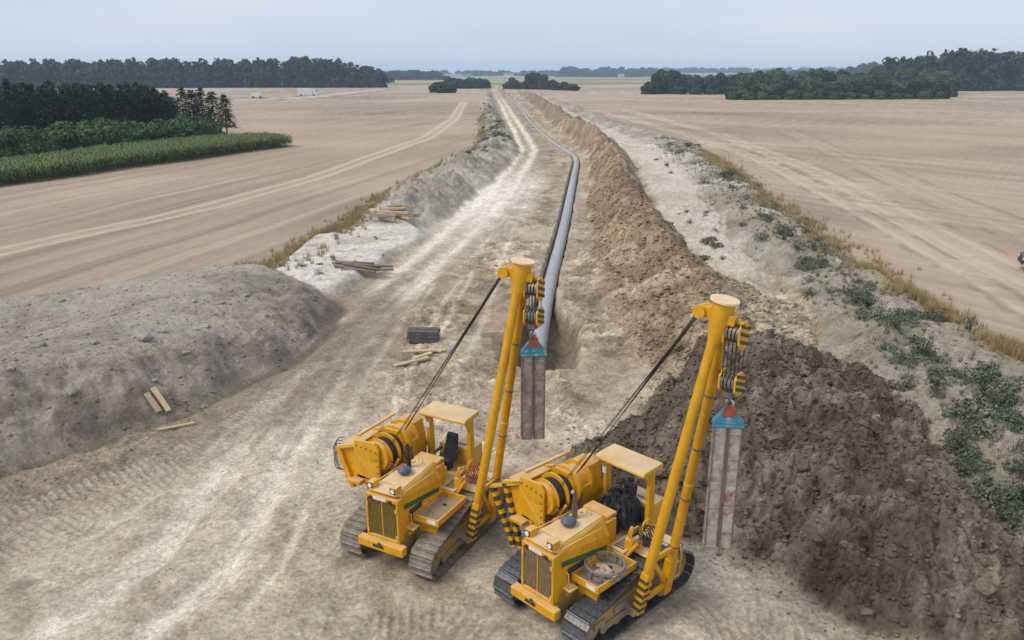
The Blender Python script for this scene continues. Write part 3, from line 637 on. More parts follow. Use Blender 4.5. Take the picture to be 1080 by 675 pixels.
    b = MB(); b.tube([(.2, .08, 2.42), (.2, .08, 2.54), (.2, -.05, 2.54), (.2, -.05, 2.42)], .012, 6); b.tube([(.28, -.2, 2.41), (.28, -.2, 2.45)], .06, 12); b.build('filler_cap', YEL, hood)
    for s in (-1, 1):
        b = MB(); b.tube([(1.75, s * .50, 2.30), (1.7, s * .52, 2.36), (.3, s * .52, 2.30), (.2, s * .56, 2.05)], .018, 8); b.build('hand_rail', YELD, hood)
    # platform, dash, seat, canopy
    b = MB(); b.box(-1.75, -.02, -.80, .98, 1.50, 1.60); b.box(-.75, -.02, .5, .98, 1.60, 1.66); pf = b.build('platform', YELD, t, .012)
    b = MB()
    for k in range(6): b.box(-.62 + k * .09, -.57 + k * .09, .6, .9, 1.662, 1.675)
    b.build('tread_plate', STEEL, pf)
    b = MB(); b.box(-.42, -.02, -.50, .42, 1.60, 2.25); b.box(-.50, -.10, -.44, .36, 2.25, 2.36); b.build('dashboard', YEL, t, .02)
    b = MB(); b.box(-.72, -.44, -.52, .30, 1.60, 1.95); b.box(-1.0, -.6, -.72, -.42, 1.6, 2.02); b.build('control_console', BLACK if var == 'A' else YELD, t, .02)
    for k, (x, y) in enumerate(((-.55, -.40), (-.58, -.28), (-.6, .1), (-.85, .42), (-.95, .45))):
        b = MB(); b.tube([(x, y, 1.9), (x - .05, y + .02, 2.32)], .012, 6); b.tube([(x - .05, y + .02, 2.32), (x - .06, y + .02, 2.38)], .026, 8); b.build('control_lever', BLACK, t)
    b = MB(); b.box(-1.42, -.90, -.26, .26, 1.86, 2.0); b.box(-1.3, -1.0, -.16, .16, 1.6, 1.86); se = b.build('seat', RUB, t, .045)
    b = MB(); b.hexa([(-1.46, -.24, 1.98), (-1.32, -.24, 1.98), (-1.32, .24, 1.98), (-1.46, .24, 1.98), (-1.60, -.19, 2.62), (-1.50, -.19, 2.62), (-1.50, .19, 2.62), (-1.60, .19, 2.62)]); b.build('backrest', RUB, se, .05)
    for s in (-1, 1): b = MB(); b.box(-1.42, -1.0, s * .32 - .04, s * .32 + .04, 2.10, 2.17); b.build('armrest', RUB, se, .02)
    if var == 'A':
        # coats and hoses dumped over the seat
        gx, gy = np.meshgrid(np.linspace(0, 1, 26), np.linspace(0, 1, 30), indexing='ij'); fz = fbm(gx * 6, gy * 6, 1.0, 4, 9, .65) - .5; ed = np.minimum(np.minimum(gx, 1 - gx), np.minimum(gy, 1 - gy))
        hz_ = 2.05 + .42 * ss(.0, .3, ed) * (.6 + .8 * fbm(gx * 3, gy * 3, 1.0, 2, 4)) + fz * .38 - .25 * ss(.12, .0, ed)
        b = MB(); b.add(np.stack([-1.62 + gx * .95 + fz * .25, -.6 + gy * 1.15 + fz * .2, hz_], -1).reshape(-1, 3), [(q * 30 + r, (q + 1) * 30 + r, (q + 1) * 30 + r + 1, q * 30 + r + 1) for q in range(25) for r in range(29)], False)
        b.build('seat_cover', RUB, t)
    roof = MB(); roof.prism([(-1.80, 3.27), (-.95, 3.27), (-.93, 3.33), (-1.0, 3.40), (-1.74, 3.43), (-1.80, 3.40)], 'y', -.80, .80)
    cp = roof.build('canopy_roof', YELD, t, .03)
    for s in (-1, 1):
        b = MB(); b.hexa([(-1.55, s * .70 - .07, 1.60), (-1.30, s * .70 - .07, 1.60), (-1.30, s * .70 + .07, 1.60), (-1.55, s * .70 + .07, 1.60), (-1.50, s * .72 - .05, 3.27), (-1.28, s * .72 - .05, 3.27), (-1.28, s * .72 + .05, 3.27), (-1.50, s * .72 + .05, 3.27)])
        b.prism([(-1.28, 2.9), (-1.28, 3.26), (-.98, 3.26), (-1.15, 3.16)], 'y', s * .72 - .04, s * .72 + .04)
        b.build('canopy_post', YEL, t, .015)
    b = MB(); b.box(-1.30, -1.27, -.78, -.66, 2.75, 3.05); b.build('notice_plate', WHITE, t)
    b = MB(); b.box(-2.25, -1.62, -.55, .62, 1.5, 2.15); b.box(-2.1, -1.8, .0, .3, 2.15, 2.2); b.build('fuel_tank', YELD, t, .03)
    b = MB(); b.box(-1.55, -.35, .98, 1.50, 1.56, 1.60); b.build('fender', YELD, t, .01)
    for q in (-1.0, -.55):
        b = MB(); b.tube([(q, 1.05, 1.6), (q, 1.05, 2.15), (q + .08, 1.05, 2.25), (q + .3, 1.05, 2.25), (q + .34, 1.05, 2.15), (q + .34, 1.05, 1.6)], .02, 8); b.build('grab_rail', YEL, t)
    # valve stand with hoses between platform and boom
    b = MB(); b.box(-.38, -.20, .86, 1.10, 1.66, 1.95); b.tube([(-.30, .95, 1.95), (-.22, 1.0, 2.15), (-.28, 1.02, 2.3)], .05, 10); b.tube([(-.1, .98, 1.5), (-.25, 1.2, 1.9)], .05, 8); b.build('valve_stand', YEL, t, .01)
    b = MB()
    for k in range(7):
        x = -.45 - .09 * k; b.tube([(x, .80, 1.75), (x - .05, .95, 1.98 + .03 * (k % 3)), (x - .08, 1.12, 2.0), (x - .1, 1.25, 1.7)], .02, 6)
    b.build('hydraulic_hose', BLACK if var == 'A' else REDP, t)
    # tool tray above the boom-side track
    b = MB(); z0 = 1.42; b.box(.0, 1.40, .58, 1.34, z0, z0 + .03); ty = b.build('tool_tray', TRAYF, t)
    b = MB(); b.box(1.40, 1.44, .54, 1.38, z0 - .02, z0 + .17); b.box(-.04, 0, .54, 1.38, z0 - .02, z0 + .17); b.box(.0, 1.40, 1.34, 1.38, z0 - .02, z0 + .17); b.box(.0, 1.40, .54, .58, z0 - .02, z0 + .17); b.build('tray_rim', YEL, ty, .008)
    b = MB(); b.box(1.441, 1.447, 1.02, 1.30, z0 + .02, z0 + .14); b.build('tray_plate', WHITE, ty)
    for q0, q1, q2 in ((1.15, 1.25, 1.2), (.2, .3, .9)): b = MB(); b.box(q0, q1, .62, q2, 1.0, z0 - .021); b.build('tray_bracket', YEL, ty)
    b = MB(); b.tube([(.45, .95, z0 + .03), (.45, .95, z0 + .045)], .06, 10); b.build('tray_drain', BLACK, ty)
    # boom: two legs that meet in the head
    f1 = Vector((.24, 1.68, .50)); f2 = Vector((-.86, 1.68, .52)); hd = Vector((-.68, 2.80, 8.40)); mid = (f1 + f2) / 2
    ax = (hd - mid).normalized(); sx = Vector((1, 0, 0)); sx = (sx - ax * sx.dot(ax)).normalized(); sn = ax.cross(sx)
    e1 = hd - ax * .35 + sx * .06; e2 = hd - ax * .95 - sx * .30
    b = MB(); b.tube([hd - ax * .95 + sx * .03, hd - ax * .5, hd - ax * .01], [.15, .24, .25], 22); bm = b.build('boom', BOOMY, t)
    b = MB(); b.tube([hd - ax * .01, hd + ax * .035], .315, 26); b.build('head_cap', CAPM, bm)
    b = MB(); b.tube([f1 + (e1 - f1) * .10, f1 + (e1 - f1) * .6, e1], [.128, .118, .108], 18); lg = b.build('boom_leg', BOOMY, bm)
    b = MB(); b.tube([f2 + (e2 - f2) * .10, e2, e2 + ax * .35 + sx * .2], [.122, .108, .09], 18); lg2 = b.build('boom_leg', BOOMY, bm)
    b = MB(); q = f1.lerp(e1, .52); b.tube([q - ax * .05, q + ax * .02], .126, 18); b.build('weld_band', BOOMY, lg)
    b = MB(); q = f2.lerp(e2, .46); b.tube([q - ax * .03, q + ax * .03], .124, 18); b.build('weld_band', YELD, lg2)
    b = MB(); q = hd - ax * .62 + sx * .1; b.bar(q + sx * .10 + ax * .12, q + sx * .10 - ax * .12, .14, .03, sx); b.build('boom_decal', WHITE, bm) if False else None
    for f, e, lgx in ((f1, e1, lg), (f2, e2, lg2)):
        g0 = f + (e - f) * -.005; g1 = f + (e - f) * .145
        b = MB(); b.bar(g0, g1, .22, .28, sx); ft = b.build('boom_foot', BOOMY, lgx, .015)
        if f is f1:
            b = MB(); hazard(b, g0, g1, .22, .28, 5, sx, .05, .9); b.build('hazard_band', BAND, lgx)
        b = MB(); b.tube([f + Vector((-.22, 0, 0)), f + Vector((.22, 0, 0))], .07, 12); b.bar(f + Vector((0, -.45, .12)), f + Vector((0, .02, 0)), .34, .16); b.build('boom_pin', MUDY, lgx)
    lo1 = f1.lerp(e1, .03); lo2 = f2.lerp(e2, .03); hi1 = f1.lerp(e1, .19); hi2 = f2.lerp(e2, .19)
    for a_, c_ in ((hi1, hi2), (lo1, lo2), (hi1, lo2)):
        b = MB(); b.bar(a_, c_, .09, .13); b.build('boom_brace', BOOMY, bm, .01)
    for k, xx in enumerate((-1.15, -1.55)):
        b = MB(); b.tube([(xx, 1.62, .55), (xx - .02, 1.66, 1.2), (xx, 1.62, 1.5)], .022, 6); b.tube([(-1.15, 1.62, .62 + .4 * k), (-1.55, 1.62, .62 + .4 * k)], .022, 6); b.build('ladder_rail', YELD, t)
    # head gear
    hk = Vector((-.75, 3.08, 0)); zu, zl = (7.72, 6.62) if var == 'A' else (7.72, 6.98)
    def block(nm, zc, hh, par):
        b = MB(); B_ = []
        for s in (-1, 1):
            b.prism([(hk.x - .20, zc - hh * .3), (hk.x - .10, zc - hh * .5), (hk.x + .10, zc - hh * .5), (hk.x + .20, zc - hh * .3), (hk.x + .20, zc + hh * .25), (hk.x + .08, zc + hh * .5), (hk.x - .08, zc + hh * .5), (hk.x - .20, zc + hh * .25)], 'y', hk.y + s * .19 - .025, hk.y + s * .19 + .025)
        o = b.build(nm, BOOMY, par, .012)
        b = MB()
        for s in (-1, 1):
            for k in (-1, 0, 1):
                b.hexa([(hk.x + px_, hk.y + s * .2205 + dy, zc + pz + k * hh * .28) for dy in (-.004, .004) for px_, pz in ((-.19, -.10), (-.19, -.02), (.19, .12), (.19, .04))])
        b.build('hazard_band', BAND, o)
        for k in range(4):
            y = hk.y - .135 + .09 * k; b = MB(); b.tube([(hk.x, y - .03, zc), (hk.x, y + .03, zc)], .20, 18); b.build('sheave', STEEL, o)
        return o
    ub = block('upper_block', zu, .62, bm)
    b = MB(); b.bar(hd - ax * .35 + sn * .0, (hk.x, hk.y, zu + .28), .30, .22); b.tube([(hk.x, hk.y - .24, zu + .24), (hk.x, hk.y + .24, zu + .24)], .05, 10); b.build('head_bracket', BOOMY, bm, .012)
    inb = hd - ax * .30 - Vector((0, .42, 0)) + Vector((.05, 0, 0))
    b = MB(); b.bar(hd - ax * .28, inb, .26, .24); b.tube([inb + Vector((-.20, 0, 0)), inb + Vector((.20, 0, 0))], .15, 14); b.build('cable_bracket', BOOMY, bm, .012)
    lb = block('lower_block', zl, .52, t)
    b = MB(); b.box(hk.x - .13, hk.x + .13, hk.y - .1, hk.y + .1, zl - .34, zl - .22); b.tube([(hk.x, hk.y, zl - .30)] + [(hk.x + .13 * math.sin(a), hk.y, zl - .50 + .13 * math.cos(a)) for a in np.linspace(0, 4.4, 10)], [.05] * 9 + [.04, .02], 10); b.build('hook', STEEL, lb)
    for k in range(4):
        y = hk.y - .135 + .09 * k
        for s in (-1, 1): b = MB(); b.tube([(hk.x + s * .17, y, zu), (hk.x + s * .17, y, zl)], .011, 6); b.build('hoist_cable', CABLE, t)
    # winches, counterweight on the far side
    b = MB(); b.box(-1.30, .62, -1.50, -.80, 1.55, 1.70); b.prism([(-2.02, 1.80), (-1.12, 1.70), (-1.12, 2.72), (-1.25, 2.92), (-1.95, 2.88), (-2.02, 2.75)], 'x', .58, .66)
    b.prism([(-1.75, 1.70), (-.92, 1.70), (-.92, 2.6), (-1.1, 2.95), (-1.6, 2.95), (-1.75, 2.6)], 'x', -.36, -.28); b.box(-.28, .58, -1.98, -1.90, 1.8, 2.35)
    wf_ = b.build('winch_frame', YEL, t, .012)
    b = MB(); b.bar((.665, -1.98, 2.55), (.665, -1.2, 1.78), .02, .05); b.build('frame_rib', YELD, wf_)
    yc, zc = -1.33, 2.43
    b = MB(); b.tube([(.54, yc, zc), (.06, yc, zc)], .43, 24); b.tube([(.06, yc, zc), (.02, yc, zc)], .55, 26); b.tube([(.40, yc, zc), (.36, yc, zc)], .50, 26); b.build('hoist_drum', YEL, t)
    b = MB(); b.tube([(.36, yc, zc), (.06, yc, zc)], .44, 24); b.tube([(-.02, yc, zc), (-.27, yc, zc)], .40, 24); b.build('cable_winding', CABLE, t)
    b = MB(); b.tube([(-.37, yc, zc + .05), (-.50, yc, zc + .05)], .56, 26); b.tube([(-.50, yc, zc + .05), (-.85, yc, zc + .05)], .44, 24); b.tube([(-.85, yc, zc + .05), (-.92, yc, zc + .05)], .56, 26); b.build('boom_drum', YEL, t)
    b = MB(); b.prism([(-1.80, 1.6), (-.90, 1.6), (-.85, 2.2), (-1.0, 2.95), (-1.25, 3.10), (-1.6, 2.95), (-1.8, 2.4)], 'x', -1.42, -.94); b.box(-.9, -.5, -1.05, -.82, 1.6, 2.55); b.build('winch_gearbox', YEL, t, .03)
    b = MB(); b.bar((-1.2, -1.9, 2.98), (.5, -1.95, 2.96), .10, .06); b.build('winch_tie_bar', YELD, t)
    b = MB(); b.box(-.75, .56, -2.50, -2.02, 1.45, 2.62); b.box(-.75, .56, -2.02, -1.6, 1.45, 1.62); b.box(.40, .80, -2.25, -1.75, 1.50, 1.62); cw = b.build('counterweight', YEL, t, .025)
    b = MB()
    for k in range(1, 4): b.box(-.75 + k * .33 - .012, -.75 + k * .33 + .012, -2.516, -2.50, 1.5, 2.6)
    b.build('slab_rib', YELD, cw)
    ends = [((q, ya, za), (q, yb, zb)) for q in (.62, -.62) for ya, za, yb, zb in (((-3.12, 2.15, -2.22, .62), (-2.60, 2.50, -1.98, .70)) if var == 'A' else ((-2.62, 2.52, -2.12, 1.30),))]
    for a_, c_ in ends:
        b = MB(); b.bar(a_, c_, .16, .12, (1, 0, 0)); ar_ = b.build('counterweight_arm', YEL, t, .01)
        if var == 'A': b = MB(); hazard(b, a_, c_, .16, .12, 7, (1, 0, 0)); b.build('hazard_band', BAND, ar_)
        b = MB(); b.bar((a_[0], a_[1], a_[2] - .03), (a_[0], -1.92, 2.72), .10, .10); b.build('arm_link', YELD, ar_, .01)
    b = MB(); b.tube([(.0, -2.55, 2.35), (.0, -2.1, 1.2)], .06, 10); b.tube([(.0, -2.3, 1.72), (.0, -2.0, .95)], .10, 12); b.build('hydraulic_cylinder', YEL, t)
    b = MB()
    for k in range(3):
        r = .55 - .06 * k; cx_, cz_ = .3 + .1 * k, 2.1
        b.tube([(cx_ + .05 * math.sin(3 * a), -2.68 - r * .9 * math.sin(a) * .7, cz_ + r * math.cos(a)) for a in np.linspace(-.1, math.pi, 12)], .014, 6)
    if var == 'B': b.build('hose_loop', BLACK, t)
    b = MB(); b.bar((.35, -1.1, 1.7), (.2, -.75, 2.35), .08, .08); b.box(-.2, .5, -.95, -.62, 1.6, 2.0); b.build('winch_drive', YEL, t, .02)
    # luff cables from the winches to the boom head
    for k in range(5):
        b = MB(); b.tube([(-.45 - .11 * k, -1.05 - .03 * k, 2.85), tuple(inb + Vector((-.16 + .07 * k, 0, .1)))], .009, 6); b.build('luff_cable', CABLE, t)
    for k in range(2):
        b = MB(); b.tube([(.22 - .14 * k, -1.0, 2.78), tuple(inb + Vector((.12 + .05 * k, 0, .02 - .04 * k)))], .009, 6); b.build('luff_cable', CABLE, t)
    for k in range(4):
        b = MB(); b.tube([(.55 - .3 * k, -.62, 1.95), (.45 - .3 * k, -.78, 2.3 + .05 * k), (.35 - .28 * k, -.95, 2.35), (.3 - .28 * k, -1.05, 2.1)], .022, 6); b.build('winch_hose', BLACK, t)
    for (x, y, z) in [(.665, -1.9 + .17 * k, 2.72 - .02 * k) for k in range(5)] + [(.665, -1.18, 1.8 + .2 * k) for k in range(5)]:
        b = MB(); b.tube([(x, y, z), (x + .02, y, z)], .022, 6); b.build('bolt', STEEL, wf_)
    b = MB(); b.tube([f2.lerp(e2, .12) + Vector((-.12, .03, 0)), f2.lerp(e2, .5) + Vector((-.11, .04, 0)), f2.lerp(e2, .95) + Vector((-.08, .03, 0))], .018, 6); b.build('boom_hose', BLACK, bm)
    for q in (.2, .4, .6, .8):
        b = MB(); p_ = f2.lerp(e2, q); b.tube([p_ - ax * .02, p_ + ax * .02], .124, 16); b.build('hose_clamp', STEEL, bm)
    b = MB(); b.box(.25, .85, .585, .60, 1.22, 1.5); b.build('engine_door', YELD, t, .006); b = MB(); b.box(1.0, 1.55, .548, .565, 1.4, 1.75); b.build('engine_louvre', BLACK, t)
    b = MB(); b.tube([(-1.3, -.72, 2.0), (-1.5, -1.1, 2.6), (-1.45, -1.2, 3.0), (-1.3, -1.3, 3.05)], .016, 6); b.build('control_hose', BLACK, t)
    return t, hk, zl
def sling(world, label, bm_, rz, ztop, zbot, wid):
    t = tag(empty('lifting_sling', (world[0], world[1], 0), rz), label, 'lifting sling', 'belt slings hanging from the pipelayers')
    hw = wid / 2
    b = MB(); b.prism([(-hw * .25, ztop), (hw * .25, ztop), (hw * 1.06, ztop - .30), (hw * 1.06, ztop - .42), (-hw * 1.06, ztop - .42), (-hw * 1.06, ztop - .30)], 'y', -.09, .09); sp = b.build('spreader', TEAL, t, .012)
    b = MB(); b.prism([(-hw * .55, ztop - .16), (hw * .55, ztop - .16), (hw * .32, ztop + .09), (-hw * .32, ztop + .09)], 'y', -.115, -.092); b.prism([(-hw * .55, ztop - .16), (hw * .55, ztop - .16), (hw * .32, ztop + .09), (-hw * .32, ztop + .09)], 'y', .092, .115); b.build('cheek_plate', REDP, sp)
    b = MB(); b.tube([(-.07, 0, ztop - .05), (-.075, 0, ztop + .13), (0, 0, ztop + .21), (.075, 0, ztop + .13), (.07, 0, ztop - .05)], .026, 8); b.build('shackle', WHITE, sp)
    b = MB(); b.tube([(-hw * 1.08, -.12, ztop - .40), (hw * 1.08, -.12, ztop - .40)], .035, 10); b.tube([(-hw * 1.08, .12, ztop - .40), (hw * 1.08, .12, ztop - .40)], .035, 10); b.build('spreader_pin', TEAL, sp)
    for s in (-1, 1):
        x0, x1 = (.015, hw) if s > 0 else (-hw, -.015); b = MB(); rows = 22; V = []
        for layer, yy in ((0, -.13), (1, -.105)):
            for k in range(rows + 1):
                z = ztop - .40 + (zbot - ztop + .40) * k / rows; sway = .012 * math.sin(k * .9 + s) + (.01 if k % 5 == 0 else 0)
                V += [(x0, yy + sway, z), (x1, yy + sway * .6, z)]
        n = 2 * (rows + 1); F = []
        for k in range(rows):
            a = 2 * k; F += [(a, a + 1, a + 3, a + 2), (n + a, n + a + 2, n + a + 3, n + a + 1), (a, a + 2, n + a + 2, n + a), (a + 1, n + a + 1, n + a + 3, a + 3)]
        b.add(V, F + [(0, n, n + 1, 1), (2 * rows, 2 * rows + 1, n + 2 * rows + 1, n + 2 * rows)])
        b.add([(x, -y, z) for x, y, z in V], [f[::-1] for f in F])
        b.hexa([(x0, -.13, zbot - .03), (x1, -.13, zbot - .03), (x1, .13, zbot - .03), (x0, .13, zbot - .03), (x0, -.13, zbot + .002), (x1, -.13, zbot + .002), (x1, .13, zbot + .002), (x0, .13, zbot + .002)])
        bo = b.build('belt', bm_, t)
        for q in (x0 + .016, x1 - .016): c = MB(); c.box(q - .016, q + .016, -.152, -.146, zbot, ztop - .41); c.box(q - .016, q + .016, .146, .152, zbot, ztop - .41); c.build('edge_binding', EDGE, bo)
        for k in range(5): z = ztop - .55 - (ztop - zbot - .6) * k / 4.6; c = MB(); c.box(x0 + .034, x1 - .034, -.154, -.1485, z - .02, z + .02); c.build('stitch_band', bm_, bo)
    return t
POSES = [((2.064, 17.53), R(-135.8), 'A'), ((-2.513, 20.30), R(-118), 'B')]
for (px_, py_), rz_, v_ in POSES:
    lab = 'yellow pipelayer in front with hooped steel ring on its tool tray' if v_ == 'A' else 'yellow pipelayer behind with empty tool tray and black seat'
    t_, hk_, zl_ = pipelayer((px_, py_, -.01), rz_, lab, SHOE_A if v_ == 'A' else SHOE_B, GRILA if v_ == 'A' else GRILL, v_)
    c_, s_ = math.cos(rz_), math.sin(rz_); wx = px_ + hk_.x * c_ - hk_.y * s_; wy = py_ + hk_.x * s_ + hk_.y * c_
    if v_ == 'A': sling((wx, wy), 'pale wide belt sling with teal spreader beside the brown heap', BELT, R(-6), zl_ - .62, 2.58, .62)
    else: sling((wx, wy), 'reddish belt sling with teal spreader in front of the pipe', BELT2, R(6), zl_ - .66, 3.52, .62)
    if v_ == 'A':
        # steel ring clamp lying on the tray, rags inside
        tx, ty_ = px_ + .72 * c_ - .98 * s_, py_ + .72 * s_ + .98 * c_
        rt = tag(empty('ring_clamp', (tx, ty_, 1.49), rz_), 'grey hooped steel ring clamp lying on the tool tray', 'ring clamp')
        for zz in (.03, .22):
            b = MB(); n = 28
            V = [((r_) * math.cos(2 * math.pi * k / n), (r_) * math.sin(2 * math.pi * k / n), zz + dz) for r_, dz in ((.50, -.025), (.455, -.025), (.455, .025), (.50, .025)) for k in range(n)]
            b.add(V, [(i * n + k, i * n + (k + 1) % n, ((i + 1) % 4) * n + (k + 1) % n, ((i + 1) % 4) * n + k) for i in range(4) for k in range(n)]); b.build('hoop', noisy('galvanised', (.20, .23, .23), (.30, .32, .31), 8, .5, .4) if zz < .1 else bpy.data.materials['galvanised'], rt)
        for k in range(12):
            a = 2 * math.pi * k / 12; b = MB(); b.bar((.478 * math.cos(a), .478 * math.sin(a), .05), (.478 * math.cos(a), .478 * math.sin(a), .20), .035, .10, (math.cos(a), math.sin(a), 0)); b.build('strut', bpy.data.materials['galvanised'], rt)
        RAG = noisy('rag_cloth', (.45, .26, .22), (.5, .4, .36), 6, .9)
        rt2 = tag(empty('rag_pile', (tx, ty_, 1.48), rz_), 'heap of pink rags inside the steel ring on the tray', 'rags'); rr = random.Random(3)
        for k in range(9):
            b = MB(); cx_, cy_ = rr.uniform(-.22, .22), rr.uniform(-.22, .22); ph = rr.uniform(0, 6)
            V = [(cx_, cy_, .10)] + [(cx_ + rr.uniform(.07, .14) * math.cos(a + ph), cy_ + rr.uniform(.07, .14) * math.sin(a + ph), rr.uniform(.0, .07)) for a in np.linspace(0, 2 * math.pi, 8)[:-1]]
            b.add(V, [(0, i, i % 7 + 1) for i in range(1, 8)]); b.build('rag', RAG, rt2)

# ------------------------------------------------------------------ pipe in the trench
def smooth_line(P, it=2):
    P = [Vector(p) for p in P]
    for _ in range(it):
        Q = [P[0]]
        for a, c in zip(P[:-1], P[1:]): Q += [a.lerp(c, .25), a.lerp(c, .75)]
        P = Q + [P[-1]]
    return P
Yp = np.concatenate([np.linspace(34.2, 120, 30), np.linspace(123, 136, 8), np.linspace(140, 560, 50)])
Xp = np.interp(Yp, *TR)
ker = np.array([.25, .5, .25]); Xs = Xp.copy(); Xs[1:-1] = Xp[:-2] * .25 + Xp[1:-1] * .5 + Xp[2:] * .25
Zp = -.50 - .98 * np.clip((46 - Yp) / 11.8, 0, 1) ** 1.3 - .32 * np.clip((Yp - 132) / 30, 0, 1)
pipe = tag(empty('pipeline', (float(Xs[0]), float(Yp[0]), 0)), 'long grey pipeline laid in the trench towards the horizon', 'pipeline')
PR = .46; ppts = [Vector((x - Xs[0], y - Yp[0], z)) for x, y, z in zip(Xs, Yp, Zp)]
step = 6; i0 = 0
while i0 < len(ppts) - 1:
    seg = ppts[i0:i0 + step + 1]
    if len(seg) < 2: break
    b = MB(); b.tube(seg, PR, 28, caps=(i0 == 0)); sec = b.build('pipe_section', PIPEM, pipe)
    if i0:
        d = (seg[1] - seg[0]).normalized(); b = MB(); b.tube([seg[0] - d * .16, seg[0] + d * .16], PR + .012, 28); b.build('joint_sleeve', SLEEVE, pipe)
    i0 += step
ORD = ['first', 'second', 'third', 'fourth', 'fifth', 'sixth', 'seventh', 'eighth', 'ninth', 'tenth', 'eleventh', 'twelfth', 'thirteenth', 'fourteenth', 'fifteenth', 'sixteenth', 'seventeenth', 'eighteenth', 'nineteenth', 'twentieth']
# ------------------------------------------------------------------ timber
def beam(name, mat_, c, L, w_, h_, rz, z, label, cat, group, tilt=0.0, roll=0.0):
    b = MB(); j = random.uniform(-.01, .01)
    b.hexa([(-L / 2, -w_ / 2, 0), (L / 2, -w_ / 2 + j, 0), (L / 2, w_ / 2 + j, 0), (-L / 2, w_ / 2, 0), (-L / 2, -w_ / 2, h_), (L / 2, -w_ / 2 + j, h_), (L / 2, w_ / 2 + j, h_), (-L / 2, w_ / 2, h_)])
    o = b.build(name, mat_, None, .012); o.location = (c[0], c[1], z); o.rotation_euler = (roll, tilt, rz)
    return tag(o, label, cat, group)
rr = random.Random(21)
c0 = U(417, 240); zb = height(*c0)
for k in range(15):
    lay = k // 5; c = c0 + np.array([rr.uniform(-.9, 1.3), (k % 5 - 2) * .62 + rr.uniform(-.1, .1)])
    beam('timber_beam', WOODP if rr.random() < .55 else WOOD, c, rr.uniform(1.2, 2.3), .24, .17, rr.uniform(-.75, .45), max(zb, height(*c)) + .02 + lay * .19, 'sawn timber beam heaped at the top end of the chalk pad', 'timber', 'timber heap by the grey ridge', rr.uniform(-.06, .06))
c0 = U(381, 289); zb = height(*c0)
for k in range(9):
    c = c0 + np.array([rr.uniform(-.5, .6), (k % 5 - 2) * .36 + rr.uniform(-.1, .1)]); p0 = MB(); L = rr.uniform(2.6, 3.6)
    p0.tube([(-L / 2, 0, 0), (0, rr.uniform(-.05, .05), rr.uniform(-.03, .03)), (L / 2, 0, 0)], [.11, .10, .08], 9); o = p0.build('wooden_pole', WOODG)
    o.location = (c[0], c[1], zb + .12 + (k // 5) * .2); o.rotation_euler = (0, rr.uniform(-.04, .04), rr.uniform(-.5, .05)); tag(o, 'dark weathered pole in the loose pile on the chalk pad', 'pole', 'pole pile on the chalk pad')
for k, (pa, pb) in enumerate((((154, 417), (168, 437)), ((161, 411), (178, 436)))):
    (A_, za), (B_, zb_) = pick(*pa), pick(*pb); L = math.dist((*A_, za), (*B_, zb_))
    beam('plank', WOODP if k else WOOD, (A_ + B_) / 2, L, .20, .12, math.atan2(B_[1] - A_[1], B_[0] - A_[0]), (za + zb_) / 2 + .04, ('upper left' if k == 0 else 'lower right') + ' of two planks lying on the grey mound slope', 'plank', 'two planks on the grey mound', math.atan2(za - zb_, math.dist(A_, B_)))
c0 = U(447, 357); zb = height(*c0)
for k in range(6):
    beam('rubber_mat', MATD, c0 + np.array([0, (k % 2 - .5) * .42]), 1.45 + .1 * (k % 3), .33, .20, R(-2) + rr.uniform(-.05, .05), zb + .02 + (k // 2) * .21, ('front', 'rear')[k % 2] + ' dark mat in the ' + ('bottom', 'middle', 'top')[k // 2] + ' layer of the small stack beside the road', 'mat', 'stack of dark mats')
for k, (pa, pb) in enumerate((((430, 369), (452, 370)), ((425, 374), (470, 372)), ((416, 386), (452, 377)), ((452, 371), (466, 373)), ((436, 380), (455, 374)))):
    A_ = U(*pa); B_ = U(*pb); beam('board', WOODP, (A_ + B_) / 2, math.dist(A_, B_), .2, .09, math.atan2(B_[1] - A_[1], B_[0] - A_[0]), max(height(*A_), height(*B_)) + .03, ['pale board lying nearest to the dark mats', 'longest pale board in front of the dark mats', 'pale board nearest the camera before the dark mats', 'short pale board at the right end below the mats', 'slanting pale board crossing the others below the mats'][k], 'board', 'loose boards by the dark mats')
c0 = U(186, 450); beam('board', WOODP, c0, 1.3, .16, .08, R(28), height(*c0) + .03, 'short white board at the foot of the grey mound', 'board', None)

# ------------------------------------------------------------------ foliage
def leaf_quads(P, N, size, asp=1.0, rng=RNG):
    n = len(P); N = N / np.maximum(np.linalg.norm(N, axis=1, keepdims=True), 1e-6)
    r = rng.normal(size=(n, 3)); u = np.cross(N, r); u /= np.maximum(np.linalg.norm(u, axis=1, keepdims=True), 1e-6); v = np.cross(N, u)
    s = (size * rng.uniform(.6, 1.35, n))[:, None]; u = u * s; v = v * s * asp; bend = N * s * .28
    V = np.stack([P - u - v * .4, P - v + bend * .6, P + u + v * .3, P + v - bend], 1).reshape(-1, 3)
    return V, np.arange(4 * n).reshape(-1, 4)
def lobes_crown(lobes, per, size, rng):
    """leaf clumps on the outer shell of several lobes"""
    Ps = []; Ns = []
    for (c, r3) in lobes:
        n = int(per * (r3[0] * r3[1]) ** .5 ** 1); d = rng.normal(size=(n, 3)); d /= np.linalg.norm(d, axis=1, keepdims=True)
        d[:, 2] = np.where(d[:, 2] < -.8, -d[:, 2], d[:, 2])
        sh = rng.uniform(.72, 1.06, n)[:, None]; Ps.append(np.array(c) + d * sh * np.array(r3)); Ns.append(d + rng.normal(size=(n, 3)) * .55)
    return leaf_quads(np.vstack(Ps), np.vstack(Ns), size, .8, rng)
